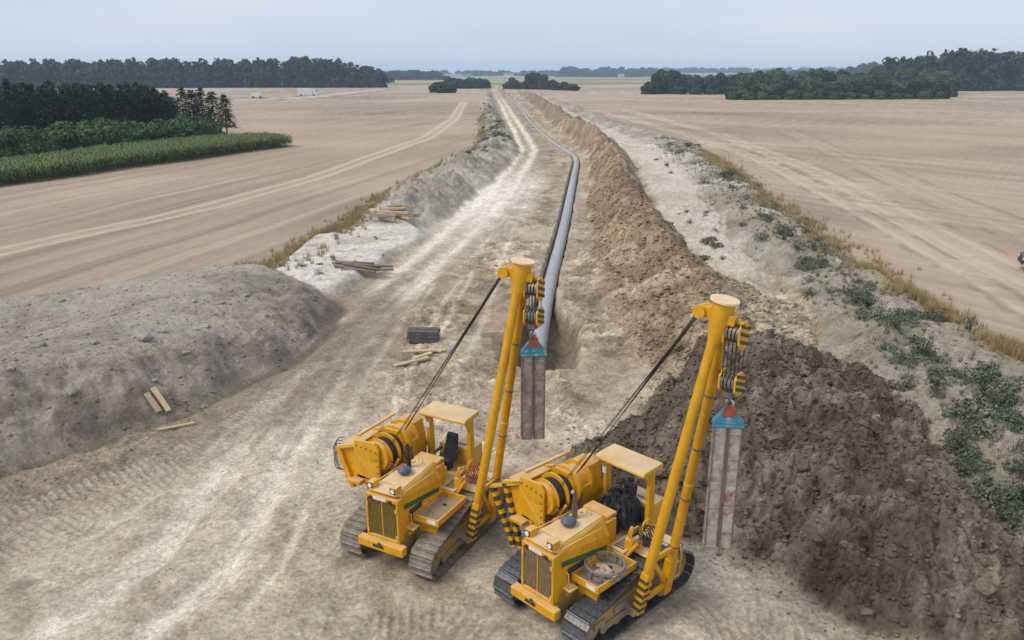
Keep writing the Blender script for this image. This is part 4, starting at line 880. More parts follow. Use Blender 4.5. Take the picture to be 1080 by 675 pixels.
def broadleaf(seed, h, wd, per=70, size=.5, lob=9, base=.25):
    rng = np.random.default_rng(seed); L = [((0, 0, h * (.55 + base / 2)), (wd * .36, wd * .36, h * .34))]
    for k in range(lob):
        a = rng.uniform(0, 2 * math.pi); q = rng.uniform(.18, .36) * wd; zz = h * rng.uniform(base + .12, .86); sc = rng.uniform(.16, .27) * (1.25 - .5 * abs(zz / h - .5))
        L.append(((q * math.cos(a), q * math.sin(a), zz), (wd * sc, wd * sc, h * sc * .75)))
    if base < .1:
        for k in range(7): a = k * .9 + seed; L.append(((.27 * wd * math.cos(a), .27 * wd * math.sin(a), h * rng.uniform(.1, .2)), (wd * .22, wd * .22, h * .16)))
    V, F = lobes_crown(L, per * wd / 2, size, rng); V[:, 2] = np.maximum(V[:, 2], -.1); tr = MB()
    tr.tube([(0, 0, -.2), (.05, .02, h * .25), (0, .05, h * .62)], [h * .03, h * .022, h * .01], 7)
    for k in range(4):
        a = k * 1.6 + seed; tr.tube([(0, 0, h * (.22 + .07 * k)), (wd * .16 * math.cos(a), wd * .16 * math.sin(a), h * (.42 + .07 * k)), (wd * .26 * math.cos(a), wd * .26 * math.sin(a), h * (.52 + .06 * k))], [h * .014, h * .01, h * .004], 5)
    return arr_mesh('crown', V, F), tr.mesh('trunk')
def conifer(seed, h, wd, gap=0.0):
    rng = np.random.default_rng(seed); P = []; D = []
    z = h * (.10 + gap)
    while z < h * .98:
        rad = wd / 2 * (1 - (z / h) ** 2.2) ** .75 * rng.uniform(.75, 1.1) + .12; nb = int(5 + rad * 5)
        for k in range(nb):
            a = rng.uniform(0, 2 * math.pi); rl_ = rad * rng.uniform(.7, 1.1)
            for q in (.35, .62, .85, 1.0):
                P.append((rl_ * q * math.cos(a), rl_ * q * math.sin(a), z + .35 * q * rl_ - .42 * q * q * rl_ + rng.normal() * .07)); D.append((math.cos(a), math.sin(a), rng.normal() * .5))
        z += rng.uniform(.26, .46)
    P = np.array(P); D = np.array(D); D /= np.linalg.norm(D, axis=1, keepdims=True); n = len(P)
    sd = np.cross(D, [0, 0, 1.0]); sd /= np.linalg.norm(sd, axis=1, keepdims=True); s = rng.uniform(.22, .42, n)[:, None]
    drop = np.array([0, 0, -1]) * rng.uniform(.0, .22, n)[:, None]
    V = np.stack([P - D * s * .8, P + sd * s * .55 + drop * .7, P + D * s + drop * .3 + np.array([0, 0, .08]), P - sd * s * .55 + drop * .7], 1).reshape(-1, 3)
    tr = MB(); tr.tube([(0, 0, -.2), (0, 0, h * .5), (0, 0, h * .99)], [.16, .10, .02], 7)
    for k in range(10):
        a = k * 2.4; zz = h * (.12 + .06 * k); tr.tube([(0, 0, zz), (wd * .3 * math.cos(a), wd * .3 * math.sin(a), zz + .1)], [.035, .012], 4)
    return arr_mesh('crown', V, np.arange(4 * n).reshape(-1, 4)), tr.mesh('trunk')
def plant_tree(name, meshes, leaf, loc, sc, rz, label, cat, group):
    t = empty(name, loc, rz); t.scale = sc; tag(t, label, cat, group)
    cr_, tk = meshes
    if not tk.materials: tk.materials.append(BARK)
    o = link('crown', cr_, None, t)
    if not cr_.materials: cr_.materials.append(leaf)
    if cr_.materials[0] is not leaf: o.material_slots[0].link = 'OBJECT'; o.material_slots[0].material = leaf
    link('trunk', tk, None, t)
    return t
# conifer stand
rr = random.Random(4)
CM = [conifer(100 + k, 10.0, 5.0 + .3 * k) for k in range(4)] + [conifer(110, 8.5, 4.2, .12)]
a0, a1 = U(-75, 160), U(190, 144)
for row in range(4):
    n = 27 if row < 3 else 20
    for k in range(n):
        f = (k + .5 * (row % 2) + rr.uniform(-.25, .25)) / n
        if f > .98: continue
        P_ = a0 + (a1 - a0) * f + np.array([-2.2, 4.3]) * row + np.array([rr.uniform(-.6, .6), rr.uniform(-.6, .6)])
        hsc = 1.12 - .08 * f - .20 * max(0, f - .8) / .2 + rr.uniform(-.10, .10)
        plant_tree('conifer_tree', CM[rr.randrange(4)], CON, (P_[0], P_[1], height(*P_)), (rr.uniform(.85, 1.1), rr.uniform(.85, 1.1), hsc), rr.uniform(0, 6.3), 'dark dense conifer in the plantation behind the green hedge', 'conifer', 'conifer plantation')
for k, (px_, py_) in enumerate(((196, 140), (206, 141), (216, 141), (228, 143), (240, 144))):
    P_ = U(px_, py_); plant_tree('conifer_tree', CM[4], CON, (P_[0], P_[1], 0), (1.15, 1.15, (1.2, 1.15, 1.2, 1.12, 1.05)[k]), k * 1.3, ['thin conifer at the right tip of the plantation, fifth from its end', 'thin conifer fourth from the right tip of the plantation', 'thin conifer third from the right tip of the plantation', 'thin conifer second from the right tip of the plantation', 'last small conifer at the right tip of the plantation'][k], 'conifer', 'thin conifers at the plantation tip')
# hedge in front of the conifers
HM = [broadleaf(200 + k, 4.2, 5.2, 46, .30, 11, .02) for k in range(4)]
b0, b1 = U(-60, 180), U(232, 150)
for row in range(3):
    for k in range(20):
        f = (k + .5 * (row % 2) + rr.uniform(-.3, .3)) / 20
        P_ = b0 + (b1 - b0) * f + np.array([-1.6, 4.2]) * row; sc = rr.uniform(.95, 1.3) * (1 - .22 * f)
        plant_tree('hedge_shrub', HM[rr.randrange(4)], HEDG, (P_[0], P_[1], 0), (sc, sc, sc * (1.0 + .06 * row)), rr.uniform(0, 6.3), (ORD[k] + ' shrub from the left in the hedge row nearest the maize') if row == 0 else 'leafy green shrub in the hedge rows close to the conifers', 'shrub', 'hedge shrubs in front of the conifers')
# maize strip
def maize():
    rng = np.random.default_rng(8); poly = np.vstack([UL([(-60, 208), (0, 198), (60, 190), (150, 176), (230, 165), (309, 155)]), UL([(280, 151), (225, 154), (120, 166), (0, 184), (-60, 192)])])
    x0, y0 = poly.min(0); x1, y1 = poly.max(0); Q = np.stack([rng.uniform(x0, x1, 60000), rng.uniform(y0, y1, 60000)], 1); Q = Q[sdist(Q[:, 0], Q[:, 1], poly) > -.1][:7500]
    n = len(Q); hgt = rng.uniform(1.6, 2.15, n); V = []; F = []
    nb = 8; a = rng.uniform(0, 2 * math.pi, (n, nb)); zz = np.linspace(.35, .95, nb)[None] * hgt[:, None]; L = rng.uniform(.45, .85, (n, nb))
    B = np.stack([np.repeat(Q[:, :1], nb, 1), np.repeat(Q[:, 1:], nb, 1), zz], -1); d = np.stack([np.cos(a), np.sin(a), np.zeros_like(a)], -1); sdv = np.stack([-np.sin(a), np.cos(a), np.zeros_like(a)], -1) * .055
    m_ = B + d * (L * .5)[..., None] + np.array([0, 0, .30]); e_ = B + d * L[..., None] + np.array([0, 0, .02])
    V = np.stack([B - sdv * .6, B + sdv * .6, m_ + sdv, m_ - sdv, e_], -2).reshape(-1, 3); m2 = n * nb; base = (np.arange(m2) * 5)[:, None]
    T = np.vstack([base + np.array([[0, 1, 2]]), base + np.array([[0, 2, 3]]), base + np.array([[3, 2, 4]])])
    sv = np.stack([np.c_[Q + [.02, 0], np.zeros(n)], np.c_[Q - [.02, 0], np.zeros(n)], np.c_[Q, hgt + .15]], 1).reshape(-1, 3); T2 = np.arange(3 * n).reshape(-1, 3) + len(V)
    return arr_mesh('maize_crop', np.vstack([V, sv]), np.vstack([T, T2]))
tag(link('maize_crop', maize(), MAIZ), 'strip of green maize in front of the hedge on the left', 'maize', kind='stuff')
# far woods: one mass each
def wood(name, pa, pb, depth, h0, h1, n, label, seed, leaf=WOODF, size=1.5, wid=11, zrise=0.0, per=95):
    rng = np.random.default_rng(seed); A_, B_ = U(*pa), U(*pb); nv = (B_ - A_) / np.linalg.norm(B_ - A_); nn = np.array([-nv[1], nv[0]]); nn = nn if nn[1] > 0 else -nn
    Vs = []; Fs = []; off = 0
    Q = np.stack([A_ + (B_ - A_) * rng.uniform(0, 1) + nn * depth * rng.uniform(0, 1) ** 1.3 for _ in range(n)]); zt, _z = heights(Q)
    for (x, y), z0 in zip(Q, zt):
        h = rng.uniform(h0, h1) * (1 - .38 * float(ss(.86, 1.0, (x - A_[0]) / (B_[0] - A_[0])))) * (.86 + .28 * float(vn(np.array(x / 55.0), np.array(y / 55.0), seed))); w_ = wid * rng.uniform(.7, 1.3)
        L = [((x, y, z0 + h * .42), (w_ * .48, w_ * .48, h * .42)), ((x, y, z0 + h * .74), (w_ * .36, w_ * .36, h * .24))] + [((x + rng.normal() * w_ * .3, y - w_ * .25, z0 + h * rng.uniform(.35, .82)), (w_ * .25, w_ * .25, h * .15)) for _ in range(4)] + [((x + rng.normal() * w_ * .3, y - w_ * .3, z0 + h * rng.uniform(.06, .2)), (w_ * .4, w_ * .3, h * .16)) for _ in range(2)]
        V, F = lobes_crown(L, per / 9, size, rng); Vs.append(V); Fs.append(F + off); off += len(V)
    return tag(link(name, arr_mesh(name, np.vstack(Vs), np.vstack(Fs)), leaf), label, 'wood', kind='stuff')
wood('woodland', (-90, 93.5), (402, 92.5), 60, 17, 25, 300, 'long dark wood along the horizon on the left', 1)
wood('woodland', (992, 96), (1160, 96), 120, 21, 29, 170, 'tall wooded hill on the far right edge', 2)
wood('woodland', (395, 84.5), (470, 84.2), 60, 9, 15, 80, 'low blue wood behind the end of the left field', 3, size=2.2, wid=14)
wood('woodland', (455, 80.3), (610, 80.3), 120, 10, 18, 90, 'faint treeline on the horizon above the pipeline', 4, size=3.5, wid=22)
wood('woodland', (596, 81.0), (700, 81.0), 100, 18, 27, 70, 'blue treeline on the horizon right of the pipeline', 5, size=3.5, wid=24)
wood('woodland', (690, 79.5), (1000, 79.5), 160, 12, 22, 150, 'faint treeline on the horizon behind the right copse', 6, size=3.8, wid=26)
wood('woodland', (700, 84.5), (900, 84.0), 30, 5, 9, 60, 'low hedgerow across the far right field', 7, size=2, wid=14)
wood('woodland', (890, 84), (1000, 86), 60, 15, 22, 60, 'trees between the right copse and the wooded hill', 8, size=1.8, wid=13)
# copses in the fields: every tree its own
TM = [broadleaf(300 + k, 11, 9.5, 46, .62, 10, .05) for k in range(5)]
def copse(spots, leaf, label, group, name='copse_tree'):
    for k, (px_, py_, h, w_) in enumerate(spots):
        P_ = U(px_, py_); sc = h / 11
        lf = leaf[k % len(leaf)] if isinstance(leaf, list) else leaf
        lab = label[k] if isinstance(label, list) else label
        plant_tree(name, TM[k % 5], lf, (P_[0], P_[1], height(*P_)), (w_ / 9.5, w_ / 9.5, sc), k * 1.9, lab, 'tree', group)
copse([(224, 92.5, 11, 15), (212, 92.8, 7, 9), (236, 92.5, 7, 10)], COPSE, ['large round tree standing in front of the left wood', 'small bush left of the round tree before the left wood', 'small bush right of the round tree before the left wood'], 'trees before the left wood')
copse([(460, 97.5, 7, 9), (467, 98, 6, 9), (474, 97.8, 5, 9)], COPSE, ['left bush of the three dark bushes in the far left field', 'middle bush of the three dark bushes in the far left field', 'right bush of the three dark bushes in the far left field'], 'dark bushes in the far left field')
copse([(x, 93.4, 6 + (i * 7 % 4), 11) for i, x in enumerate((468, 474, 481, 487, 493, 499, 505, 509))], COPSE, [ORD[q] + ' bush from the left in the hedgerow left of the road end' for q in range(8)], 'hedgerow left of the road end')
copse([(536, 93.5, 6, 9), (541, 93.5, 9, 9), (547, 93.8, 5, 9), (553, 94, 6, 9), (559, 94, 11, 11), (566, 94.2, 13, 12), (573, 94.3, 11, 10), (580, 94.5, 7, 9), (587, 95, 6, 9), (594, 95.3, 6, 9), (601, 95.6, 5, 9), (606, 95.8, 4, 7)], COPSE, [ORD[q] + ' tree from the left in the short hedgerow right of the road end' for q in range(12)], 'hedgerow right of the road end')
copse([(684, 99.5, 8, 9), (692, 99, 12, 10), (701, 98.5, 14, 12), (709, 99, 13, 11), (717, 99.5, 9, 8), (725, 98, 12, 10), (734, 99.5, 11, 8), (741, 98.5, 9, 7), (750, 99.5, 11, 9), (758, 99, 12, 10), (763, 98.5, 9, 7)], COPSE, [ORD[q] + ' tree from the left in the narrow clump beside the big copse' for q in range(11)], 'narrow tree clump in the right field')
rr = random.Random(9); sp = []
for row in range(4):
    for k in range(17):
        x = 776 + k * 13.6 + rr.uniform(-5, 5); sp.append((x, 105 - row * 2.2 - .9 * (k / 17), rr.uniform(7, 10.5) + row * 1.5 - (3 if k == 0 else 0) + (1.5 if k > 9 else 0), rr.uniform(9, 13)))
copse(sp, [COPSE, COPSE, COPSEL, COPSE, COPSE], [(ORD[q] + ' tree from the left in the front row of the big copse') if q < 17 else 'leafy tree behind the front row of the big copse' for q in range(68)], 'big copse in the right field')
def bush_line(seedpts, leaf, name, label, group):
    for k, (px_, py_, h) in enumerate(seedpts):
        P_ = U(px_, py_); plant_tree(name, HM[k % 4], leaf, (P_[0], P_[1], height(*P_)), (h / 3.2, h / 3.2, h / 4.2), k * 1.3, label[k], 'bush', group)
bush_line([(772 + k * 15.5, 105.4 - k * .06, 2.5 + (k * 5 % 3)) for k in range(15)], COPSEL, 'field_bush', [ORD[q] + ' low bush from the left along the near edge of the big copse' for q in range(15)], 'bushes along the copse edge')
# ------------------------------------------------------------------ weeds and dry grass
def weed_mesh(seed, n, sp, h, lf):
    rng = np.random.default_rng(seed); a = rng.uniform(0, 2 * math.pi, n); r = sp * rng.uniform(0, 1, n) ** .6
    P = np.stack([r * np.cos(a), r * np.sin(a), h * rng.uniform(.1, 1, n) * (1 - .5 * (r / sp) ** 2)], 1); N = np.stack([np.cos(a) * .8, np.sin(a) * .8, np.full(n, .7)], 1) + rng.normal(size=(n, 3)) * .5
    V, F = leaf_quads(P, N, lf, .55, rng); st = P[:30]; o_ = np.array([0, 0, -.05]); w_ = np.array([.02, .015, 0])
    SV = np.stack([np.repeat((o_ - w_)[None], 30, 0), np.repeat((o_ + w_)[None], 30, 0), st + w_ * .5, st - w_ * .5], 1).reshape(-1, 3); return arr_mesh('weed', np.vstack([V, SV]), np.vstack([F, np.arange(120).reshape(-1, 4) + len(V)]))
WM = [weed_mesh(400 + k, 170, .5, (.35, .6, .45, .9)[k], (.065, .05, .07, .055)[k]) for k in range(4)]
for k, me in enumerate(WM): me.materials.append((WEED, WEEDD, WEED, WEEDD)[k])
rr = random.Random(31)
def weeds(regions, label, group):
    pts = []
    for (px_, py_, sx_, sy_, n, s0, s1) in regions:
        for _ in range(n): pts.append((*U(rr.gauss(px_, sx_), rr.gauss(py_, sy_)), rr.uniform(s0, s1)))
    P_ = np.array(pts); z, zn = heights(P_[:, :2])
    for (x, y, sc), zz, q in zip(pts, z, zn):
        if q in (0, 6, 1, 4): continue
        o = link('weed', WM[rr.randrange(4)], None); o.location = (x, y, zz - .03); o.scale = (sc * rr.uniform(.8, 1.3), sc * rr.uniform(.8, 1.3), sc * rr.uniform(.7, 1.2)); o.rotation_euler = (0, 0, rr.uniform(0, 6.3))
        tag(o, label, 'weed', group)
weeds([(905, 325, 12, 9, 14, .6, 1.2), (930, 350, 14, 10, 12, .7, 1.2), (960, 388, 16, 15, 11, .7, 1.3), (1000, 430, 30, 20, 7, .7, 1.3), (1045, 440, 26, 20, 11, .8, 1.5), (1035, 505, 26, 30, 14, .7, 1.3), (1065, 540, 18, 25, 13, .6, 1.2), (1035, 470, 22, 18, 8, .6, 1.1), (985, 415, 12, 12, 5, .5, 1.0), (1010, 350, 30, 15, 10, .7, 1.2)], 'leafy grey-green weed on the near part of the right bank', 'weeds on the near right bank')
weeds([(730, 160, 14, 5, 14, .8, 1.6), (770, 190, 12, 12, 20, .7, 1.5), (805, 225, 14, 14, 18, .7, 1.3), (840, 260, 18, 14, 18, .6, 1.2), (870, 290, 18, 12, 12, .6, 1.2), (850, 230, 12, 12, 8, .6, 1.1)], 'small grey-green weed on the far part of the right bank', 'weeds on the far right bank')
weeds([(750, 265, 4, 5, 5, .7, 1.1), (735, 240, 20, 20, 8, .4, .7), (700, 175, 10, 10, 6, .6, .9), (770, 285, 14, 6, 4, .4, .7)], 'dark weed tuft on the pale chalk strip', 'weeds on the chalk strip')
weeds([(520, 150, 10, 7, 30, .9, 1.8), (512, 128, 5, 8, 14, 1, 2), (490, 172, 16, 5, 8, .6, 1.2)], 'green weed on the left topsoil ridge by the road bend', 'weeds on the left ridge')
weeds([(345, 290, 10, 4, 3, .5, .9), (350, 281, 5, 4, 2, .4, .6), (385, 262, 25, 12, 5, .25, .45)], 'small weed tuft on the white chalk pad', 'weeds on the chalk pad')
def grass(name, pts, n, spread, h0, h1, label, seed, mat_=STRAW):
    rng = np.random.default_rng(seed); P = UL(pts); L = np.concatenate([[0], np.cumsum(np.hypot(*np.diff(P, axis=0).T))]); t = rng.uniform(0, L[-1], n)
    Q = np.stack([np.interp(t, L, P[:, 0]), np.interp(t, L, P[:, 1])], 1); Q = Q + rng.normal(size=(n, 2)) * spread; keep = fbm(Q[:, 0], Q[:, 1], 2.5, 2, seed) > .36; Q = Q[keep]; n = len(Q)
    z, _ = heights(Q); nb = 18; a = rng.uniform(0, 2 * math.pi, (n, nb)); hh = rng.uniform(h0, h1, (n, nb)); ln = rng.uniform(.05, .4, (n, nb)) * hh; r0 = rng.uniform(0, .14, (n, nb))
    B = np.stack([Q[:, :1] + r0 * np.cos(a), Q[:, 1:] + r0 * np.sin(a), np.repeat(z[:, None] - .03, nb, 1)], -1); d = np.stack([np.cos(a), np.sin(a)], -1); sdv = np.stack([-np.sin(a), np.cos(a), 0 * a], -1) * .016
    T = B + np.concatenate([d * ln[..., None], hh[..., None]], -1)
    V = np.stack([B - sdv, B + sdv, T], -2).reshape(-1, 3)
    return tag(link(name, arr_mesh(name, V, np.arange(len(V)).reshape(-1, 3)), mat_), label, 'grass', kind='stuff')
grass('dry_grass', [(262, 292), (300, 280), (340, 254), (375, 236), (412, 208)], 2000, .95, .22, .62, 'tall dry straw-coloured grass along the chalk pad', 1)
grass('dry_grass', [(412, 206), (447, 186), (480, 171), (500, 161), (508, 150), (508, 125)], 1200, .55, .25, .7, 'thin dry grass line along the left field edge', 2)
grass('dry_grass', [(745, 165), (775, 185), (800, 206), (838, 233), (870, 256), (905, 278), (928, 295), (955, 318)], 2600, 1.05, .2, .66, 'tall dry grass between the right bank and the field', 3)
grass('dry_grass', [(955, 316), (985, 332), (1010, 346), (1045, 366), (1085, 388), (1140, 415)], 1100, .7, .25, .7, 'dry grass edge of the right field near the corner', 4)
grass('ground_cover', [(700, 150), (760, 190), (820, 245), (880, 290), (930, 340), (980, 400), (1040, 480), (1100, 560)], 1700, 1.6, .10, .35, 'low green ground cover scattered over the right bank', 5, WEED)
grass('ground_cover', [(470, 185), (515, 155), (522, 140), (515, 115)], 900, 1.6, .12, .4, 'low green ground cover on the left ridge', 6, WEED)
# ------------------------------------------------------------------ clods and stones
def rock_mesh(seed, sub=1):
    import bmesh
    rng = np.random.default_rng(seed); bm = bmesh.new(); bmesh.ops.create_icosphere(bm, subdivisions=sub, radius=1)
    k = rng.normal(size=(4, 3))
    for v in bm.verts:
        c = np.array(v.co); q = 1 + .22 * sum(math.sin(2.2 * float(c @ kk) + i) for i, kk in enumerate(k)) / 1.6 + rng.normal() * .06; v.co = Vector(c * q * np.array([1, .85, .7]))
    me = bpy.data.meshes.new('clod'); bm.to_mesh(me); bm.free(); return me
RM1 = [rock_mesh(500 + k, 1) for k in range(6)]
def rock_arrays(k):
    me = RM1[k]; V = np.empty(len(me.vertices) * 3, np.float32); me.vertices.foreach_get('co', V); F = np.empty(len(me.polygons) * 3, np.int32); me.polygons.foreach_get('vertices', F); return V.reshape(-1, 3), F.reshape(-1, 3)
RA = [rock_arrays(k) for k in range(6)]
def scatter(name, Q, S, parent, rng, mat_=SOIL, label=None, tone=1.0):
    z, zn, C = terrain(Q[:, 0], Q[:, 1]); C = C[:, :3]; Vs = []; Fs = []; Cs = []; off = 0
    for i in range(len(Q)):
        V, F = RA[i % 6]; a = rng.uniform(0, 6.3); ca, sa = math.cos(a), math.sin(a); s = S[i]
        W_ = np.stack([(V[:, 0] * ca - V[:, 1] * sa) * s + Q[i, 0], (V[:, 0] * sa + V[:, 1] * ca) * s + Q[i, 1], V[:, 2] * s * .8 + z[i] + s * .08], 1); Vs.append(W_); Fs.append(F + off); off += len(V)
        Cs.append(np.repeat((C[i] * tone * rng.uniform(.8, 1.2))[None], len(V), 0))
    V = np.vstack(Vs); C = np.clip(np.vstack(Cs), .01, .8); me = arr_mesh(name, V, np.vstack(Fs)); at = me.attributes.new('soil', 'FLOAT_COLOR', 'POINT'); at.data.foreach_set('color', np.concatenate([C, np.ones((len(C), 1))], 1).astype(np.float32).ravel())
    o = link(name, me, mat_, parent); o['kind'] = 'stuff'
    if label: o['label'] = label
    return o
CLODM = noisy('clod_soil', (.12, .092, .068), (.19, .15, .11), 3, .95, spec=.1, bump=.6, bscale=6, rand=.3)
STONEM = noisy('grey_lump', (.27, .25, .23), (.36, .34, .31), 3, .95, spec=.1, bump=.5, bscale=6, rand=.25)
BIG = []
for k in range(6):
    me = rock_mesh(520 + k, 2); me.materials.append(CLODM); BIG.append(me)
BIGS = []
for k in range(4):
    me = rock_mesh(540 + k, 2); me.materials.append(STONEM); BIGS.append(me)
rng = np.random.default_rng(77)
def sample_poly(poly, n, zone_ok, rng, x=None):
    x0, y0 = poly.min(0); x1, y1 = poly.max(0); Q = np.stack([rng.uniform(x0, x1, n), rng.uniform(y0, y1, n)], 1); z, zn = heights(Q); return Q[np.isin(zn, zone_ok)]
Q = sample_poly(HEAP, 30000, [6], rng); S = .03 + .08 * rng.uniform(0, 1, len(Q)) ** 3
scatter('small_clods', Q[:13000], S[:13000], G[6], rng)
Q = sample_poly(HEAP, 900, [6], rng)[:110]; z, _ = heights(Q)
for (x, y), zz in zip(Q, z):
    s_ = .10 + .17 * rng.uniform() ** 2; o = link('clod', BIG[rng.integers(6)], None, G[6]); o.location = (x, y, zz + s_ * .12); o.scale = (s_ * rng.uniform(.8, 1.4), s_ * rng.uniform(.8, 1.2), s_ * .8); o.rotation_euler = (rng.uniform(-.4, .4), rng.uniform(-.4, .4), rng.uniform(0, 6.3))
# spill around the foot of the heap, on the strip
hd_ = UL([(560, 470), (650, 560), (745, 600), (850, 640), (900, 690), (1000, 700), (700, 400), (600, 400)]); Q = sample_poly(hd_, 5000, [1], rng); dd = -sdist(Q[:, 0], Q[:, 1], HEAP); Q = Q[(dd < .2 + 1.3 * rng.uniform(0, 1, len(Q)) ** 2)]
scatter('scattered_clods', Q, .02 + .06 * rng.uniform(0, 1, len(Q)) ** 3, G[1], rng, tone=.55)
# rough lumps on the brown spoil ridge
q0 = np.stack([rng.uniform(0, 1, 26000), 30 + 110 * rng.uniform(0, 1, 26000) ** 1.7], 1); xl = np.interp(q0[:, 1], *SL); xr = np.interp(q0[:, 1], *SRT); Q = np.stack([xl + (xr - xl) * q0[:, 0], q0[:, 1]], 1); _, zn = heights(Q); Q = Q[zn == 4][:13000]
scatter('small_clods', Q, (.04 + .13 * rng.uniform(0, 1, len(Q)) ** 3), G[4], rng)
Q = sample_poly(np.array([[-42, 18], [-9, 18], [-9, 52], [-42, 52]]), 16000, [2], rng)[:5000]
scatter('small_clods', Q, .025 + .085 * rng.uniform(0, 1, len(Q)) ** 4, G[2], rng)
for px_, py_, s_ in ((153, 358, .36), (40, 366, .22), (100, 362, .2), (196, 372, .16), (77, 414, .2), (65, 318, .2), (170, 350, .2), (163, 402, .14), (235, 320, .2), (216, 345, .22), (260, 312, .2), (12, 390, .18), (205, 318, .18), (216, 430, .14)):
    P_, _z = pick(px_, py_); o = link('lump', BIGS[rng.integers(4)], None, G[2]); o.location = (P_[0], P_[1], height(*P_) + s_ * .2); o.scale = (s_ * 1.2, s_, s_ * .75); o.rotation_euler = (0, 0, rng.uniform(0, 6))
Q = np.stack([rng.uniform(-20, 12, 40000), 15 + 50 * rng.uniform(0, 1, 40000) ** 1.2], 1); _, zn = heights(Q); Q = Q[(zn == 1)]; keep = (fbm(Q[:, 0], Q[:, 1], 5.5, 3, 211) > .46) & (pdist(Q[:, 0], Q[:, 1], ROADC)[0] > 3.2) & (Q[:, 1] > 22) | (rng.uniform(0, 1, len(Q)) < .05); Q = Q[keep][:9000]
scatter('scattered_clods', Q, .015 + .05 * rng.uniform(0, 1, len(Q)) ** 3, G[1], rng)
q0 = np.stack([rng.uniform(0, 1, 14000), 16 + 130 * rng.uniform(0, 1, 14000) ** 1.6], 1); xl = np.interp(q0[:, 1], *CH); xr = np.interp(q0[:, 1], *FR); Q = np.stack([xl + (xr - xl) * q0[:, 0], q0[:, 1]], 1); _, zn = heights(Q); Q = Q[np.isin(zn, [5])][:5000]
scatter('small_clods', Q, .03 + .12 * rng.uniform(0, 1, len(Q)) ** 4, G[5], rng)
# ------------------------------------------------------------------ vehicles and far things
PAINT = noisy('dark_blue_car_paint', (.02, .025, .035), (.03, .035, .045), 2, .25); GLASS = mat('dark_glass', (.02, .025, .03), .08); TYRE = mat('tyre_rubber', (.02, .02, .02), .8)
VWHITE = noisy('white_vehicle_paint', (.78, .78, .76), (.68, .68, .66), 2, .4)
def pickup(loc, rz, label):
    t = tag(empty('pickup_truck', loc, rz), label, 'pickup')
    b = MB(); b.prism([(-2.6, .55), (2.45, .50), (2.6, .62), (2.62, 1.02), (2.45, 1.14), (1.15, 1.2), (-2.6, 1.16)], 'y', -.9, .9); bd = b.build('body', PAINT, t, .06)
    b = MB(); V = [(-1.0, y * .88, 1.17) if 0 else (x, y, z) for z, x0, x1, w_ in ((1.17, -.95, 1.2, .86), (1.78, -.7, .45, .70)) for x, y in ((x0, -w_), (x1, -w_), (x1, w_), (x0, w_))]; b.hexa(V); cb = b.build('cab', PAINT, t, .05)
    b = MB(); b.hexa([(1.16, -.76, 1.22), (1.19, -.76, 1.22), (1.19, .76, 1.22), (1.16, .76, 1.22), (.52, -.64, 1.72), (.55, -.64, 1.72), (.55, .64, 1.72), (.52, .64, 1.72)]); b.build('windscreen', GLASS, cb)
    for s in (-1, 1):
        b = MB(); b.hexa([(-.8, s * .845, 1.24), (.95, s * .845, 1.24), (.95, s * .86, 1.24), (-.8, s * .86, 1.24), (-.6, s * .715, 1.70), (.42, s * .715, 1.70), (.42, s * .735, 1.70), (-.6, s * .735, 1.70)]); b.build('side_window', GLASS, cb)
        b = MB(); b.box(2.50, 2.63, s * .68 - .16, s * .68 + .16, .84, .98); b.build('headlight', LENS, bd)
        for x in (1.62, -1.55):
            b = MB(); b.tube([(x, s * .72, .38), (x, s * .95, .38)], .38, 22); wh = b.build('wheel', TYRE, t); b = MB(); b.tube([(x, s * .94, .38), (x, s * .962, .38)], .23, 16); b.build('rim', STEEL, wh)
            b = MB(); b.prism([(x + .48 * math.cos(a), .38 + .48 * math.sin(a)) for a in np.linspace(0, math.pi, 9)], 'y', s * .905, s * .925); b.build('wheel_arch', BLACK, bd)
    b = MB(); b.box(-2.5, -1.0, -.78, .78, 1.161, 1.168); b.build('load_bed', BLACK, bd); b = MB(); b.box(2.61, 2.66, -.8, .8, .52, .74); b.build('front_bumper', BLACK, bd)
    b = MB(); b.box(2.605, 2.635, -.48, .48, .78, 1.0); b.build('radiator_grille', BLACK, bd)
    return t
P_ = U(1077, 286.5); hdg = R(158)
px0 = P_ - np.array([math.cos(hdg) * 1.9 , math.sin(hdg) * 1.9]) + np.array([.95, .45]); pickup((px0[0], px0[1], height(*px0)), hdg, 'dark pickup truck at the right edge driving along the field tracks')
def van(px_, py_, L, hgt, rz, label, cat, box=True):
    P_ = U(px_, py_); t = tag(empty('parked_' + cat.replace(' ', '_'), (P_[0], P_[1], height(*P_)), rz), label, cat)
    b = MB(); b.box(-L / 2, L * .28, -1.2, 1.2, .8, hgt); b.build('cargo_box', VWHITE, t, .05); b = MB(); b.prism([(L * .3, .6), (L / 2, .6), (L / 2, 1.6), (L * .45, hgt * .85), (L * .3, hgt * .85)], 'y', -1.1, 1.1); cb = b.build('cab', VWHITE, t, .05)
    b = MB(); b.hexa([(L / 2 + .005, -.9, 1.65), (L / 2 + .02, -.9, 1.65), (L / 2 + .02, .9, 1.65), (L / 2 + .005, .9, 1.65), (L * .452 + .005, -.9, hgt * .82), (L * .452 + .02, -.9, hgt * .82), (L * .452 + .02, .9, hgt * .82), (L * .452 + .005, .9, hgt * .82)]); b.build('windscreen', GLASS, cb)
    for x in (-L * .32, L * .36):
        for s in (-1, 1): b = MB(); b.tube([(x, s * .95, .48), (x, s * 1.2, .48)], .48, 16); b.build('wheel', TYRE, t)
van(324, 101, 10.5, 4.2, R(8), 'white box truck parked on the far strip before the left wood', 'truck'); van(271, 103.4, 5.5, 2.6, R(5), 'small white van left of the white truck far away', 'van')
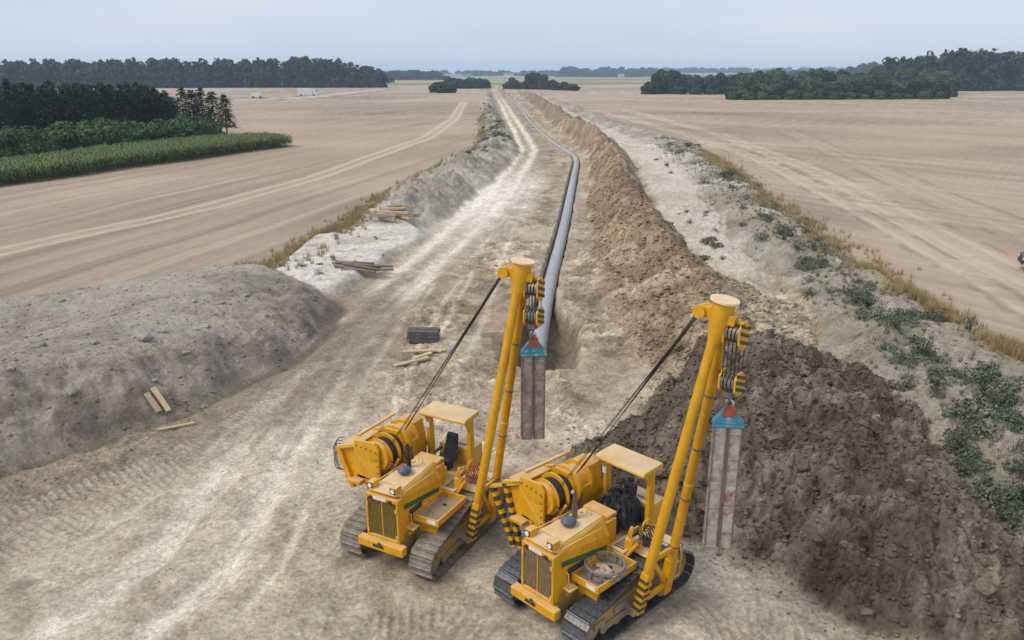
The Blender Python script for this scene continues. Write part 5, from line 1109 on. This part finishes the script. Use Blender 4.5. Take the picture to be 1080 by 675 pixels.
def house(px_, py_, L, D, h, rh, wallm, roofm, label, rz=0.0):
    P_ = U(px_, py_); t = tag(empty('farm_building', (P_[0], P_[1], height(*P_) - .3), rz), label, 'building')
    b = MB(); b.box(-L / 2, L / 2, -D / 2, D / 2, 0, h); wl = b.build('wall', wallm, t); b = MB(); b.prism([(-D / 2 - .5, h), (D / 2 + .5, h), (0, h + rh)], 'x', -L / 2 - .5, L / 2 + .5); b.build('roof', roofm, t)
    for k in range(max(2, int(L / 8))): x = -L / 2 + L * (k + .5) / max(2, int(L / 8)); b = MB(); b.box(x - .8, x + .8, -D / 2 - .06, -D / 2 - .01, h * .35, h * .75); b.build('window', GLASS, wl)
BW = noisy('white_wall', (.72, .71, .68), (.62, .6, .57), .3, .9); RR_ = noisy('red_roof', (.30, .14, .10), (.24, .11, .08), .3, .9); RG = noisy('grey_roof', (.25, .25, .26), (.32, .32, .33), .3, .9)
house(478, 82.3, 40, 16, 5, 5, BW, RG, 'long white farm building with grey roof on the horizon left'); house(492, 82.6, 22, 12, 5, 5, BW, RR_, 'white farm house with red roof beside the far hedgerow'); house(468, 82.0, 26, 12, 4, 4, BW, RG, 'white barn at the left end of the far farm')
house(536, 80.8, 30, 14, 6, 6, BW, RR_, 'red roofed house on the horizon right of the road end'); house(655, 81.3, 16, 10, 5, 4, BW, RG, 'tiny white house before the blue treeline')
def mast(px_, py_, h, r, m_, label, cat, nm):
    P_ = U(px_, py_); t = tag(empty(nm, (P_[0], P_[1], 0)), label, cat); b = MB(); b.tube([(0, 0, -.5), (0, 0, h)], [r, r * .6], 8); b.build('shaft', m_, t); b = MB(); b.box(-r * 2.5, r * 2.5, -r * 2.5, r * 2.5, -.5, .5); b.build('footing', RG, t)
mast(513, 88, 10, .38, VWHITE, 'white marker post at the far end of the haul road', 'post', 'marker_post'); mast(906, 80.5, 48, .7, RG, 'thin radio mast on the horizon above the right copse', 'mast', 'radio_mast')
# ------------------------------------------------------------------ haze
b = MB(); b.box(-5000, 5000, -80, 5500, -14, 52); hz = b.build('haze', None)
hm_ = bpy.data.materials.new('haze'); hm_.use_nodes = True; t = hm_.node_tree; t.nodes.clear(); o_ = t.nodes.new('ShaderNodeOutputMaterial'); v = t.nodes.new('ShaderNodeVolumePrincipled')
v.inputs['Color'].default_value = (.58, .77, 1, 1); v.inputs['Density'].default_value = .0002; v.inputs['Anisotropy'].default_value = 0.0; t.links.new(v.outputs[0], o_.inputs['Volume']); hz.data.materials.append(hm_)
tag(hz, 'thin pale blue haze over the whole landscape', 'haze', kind='stuff')
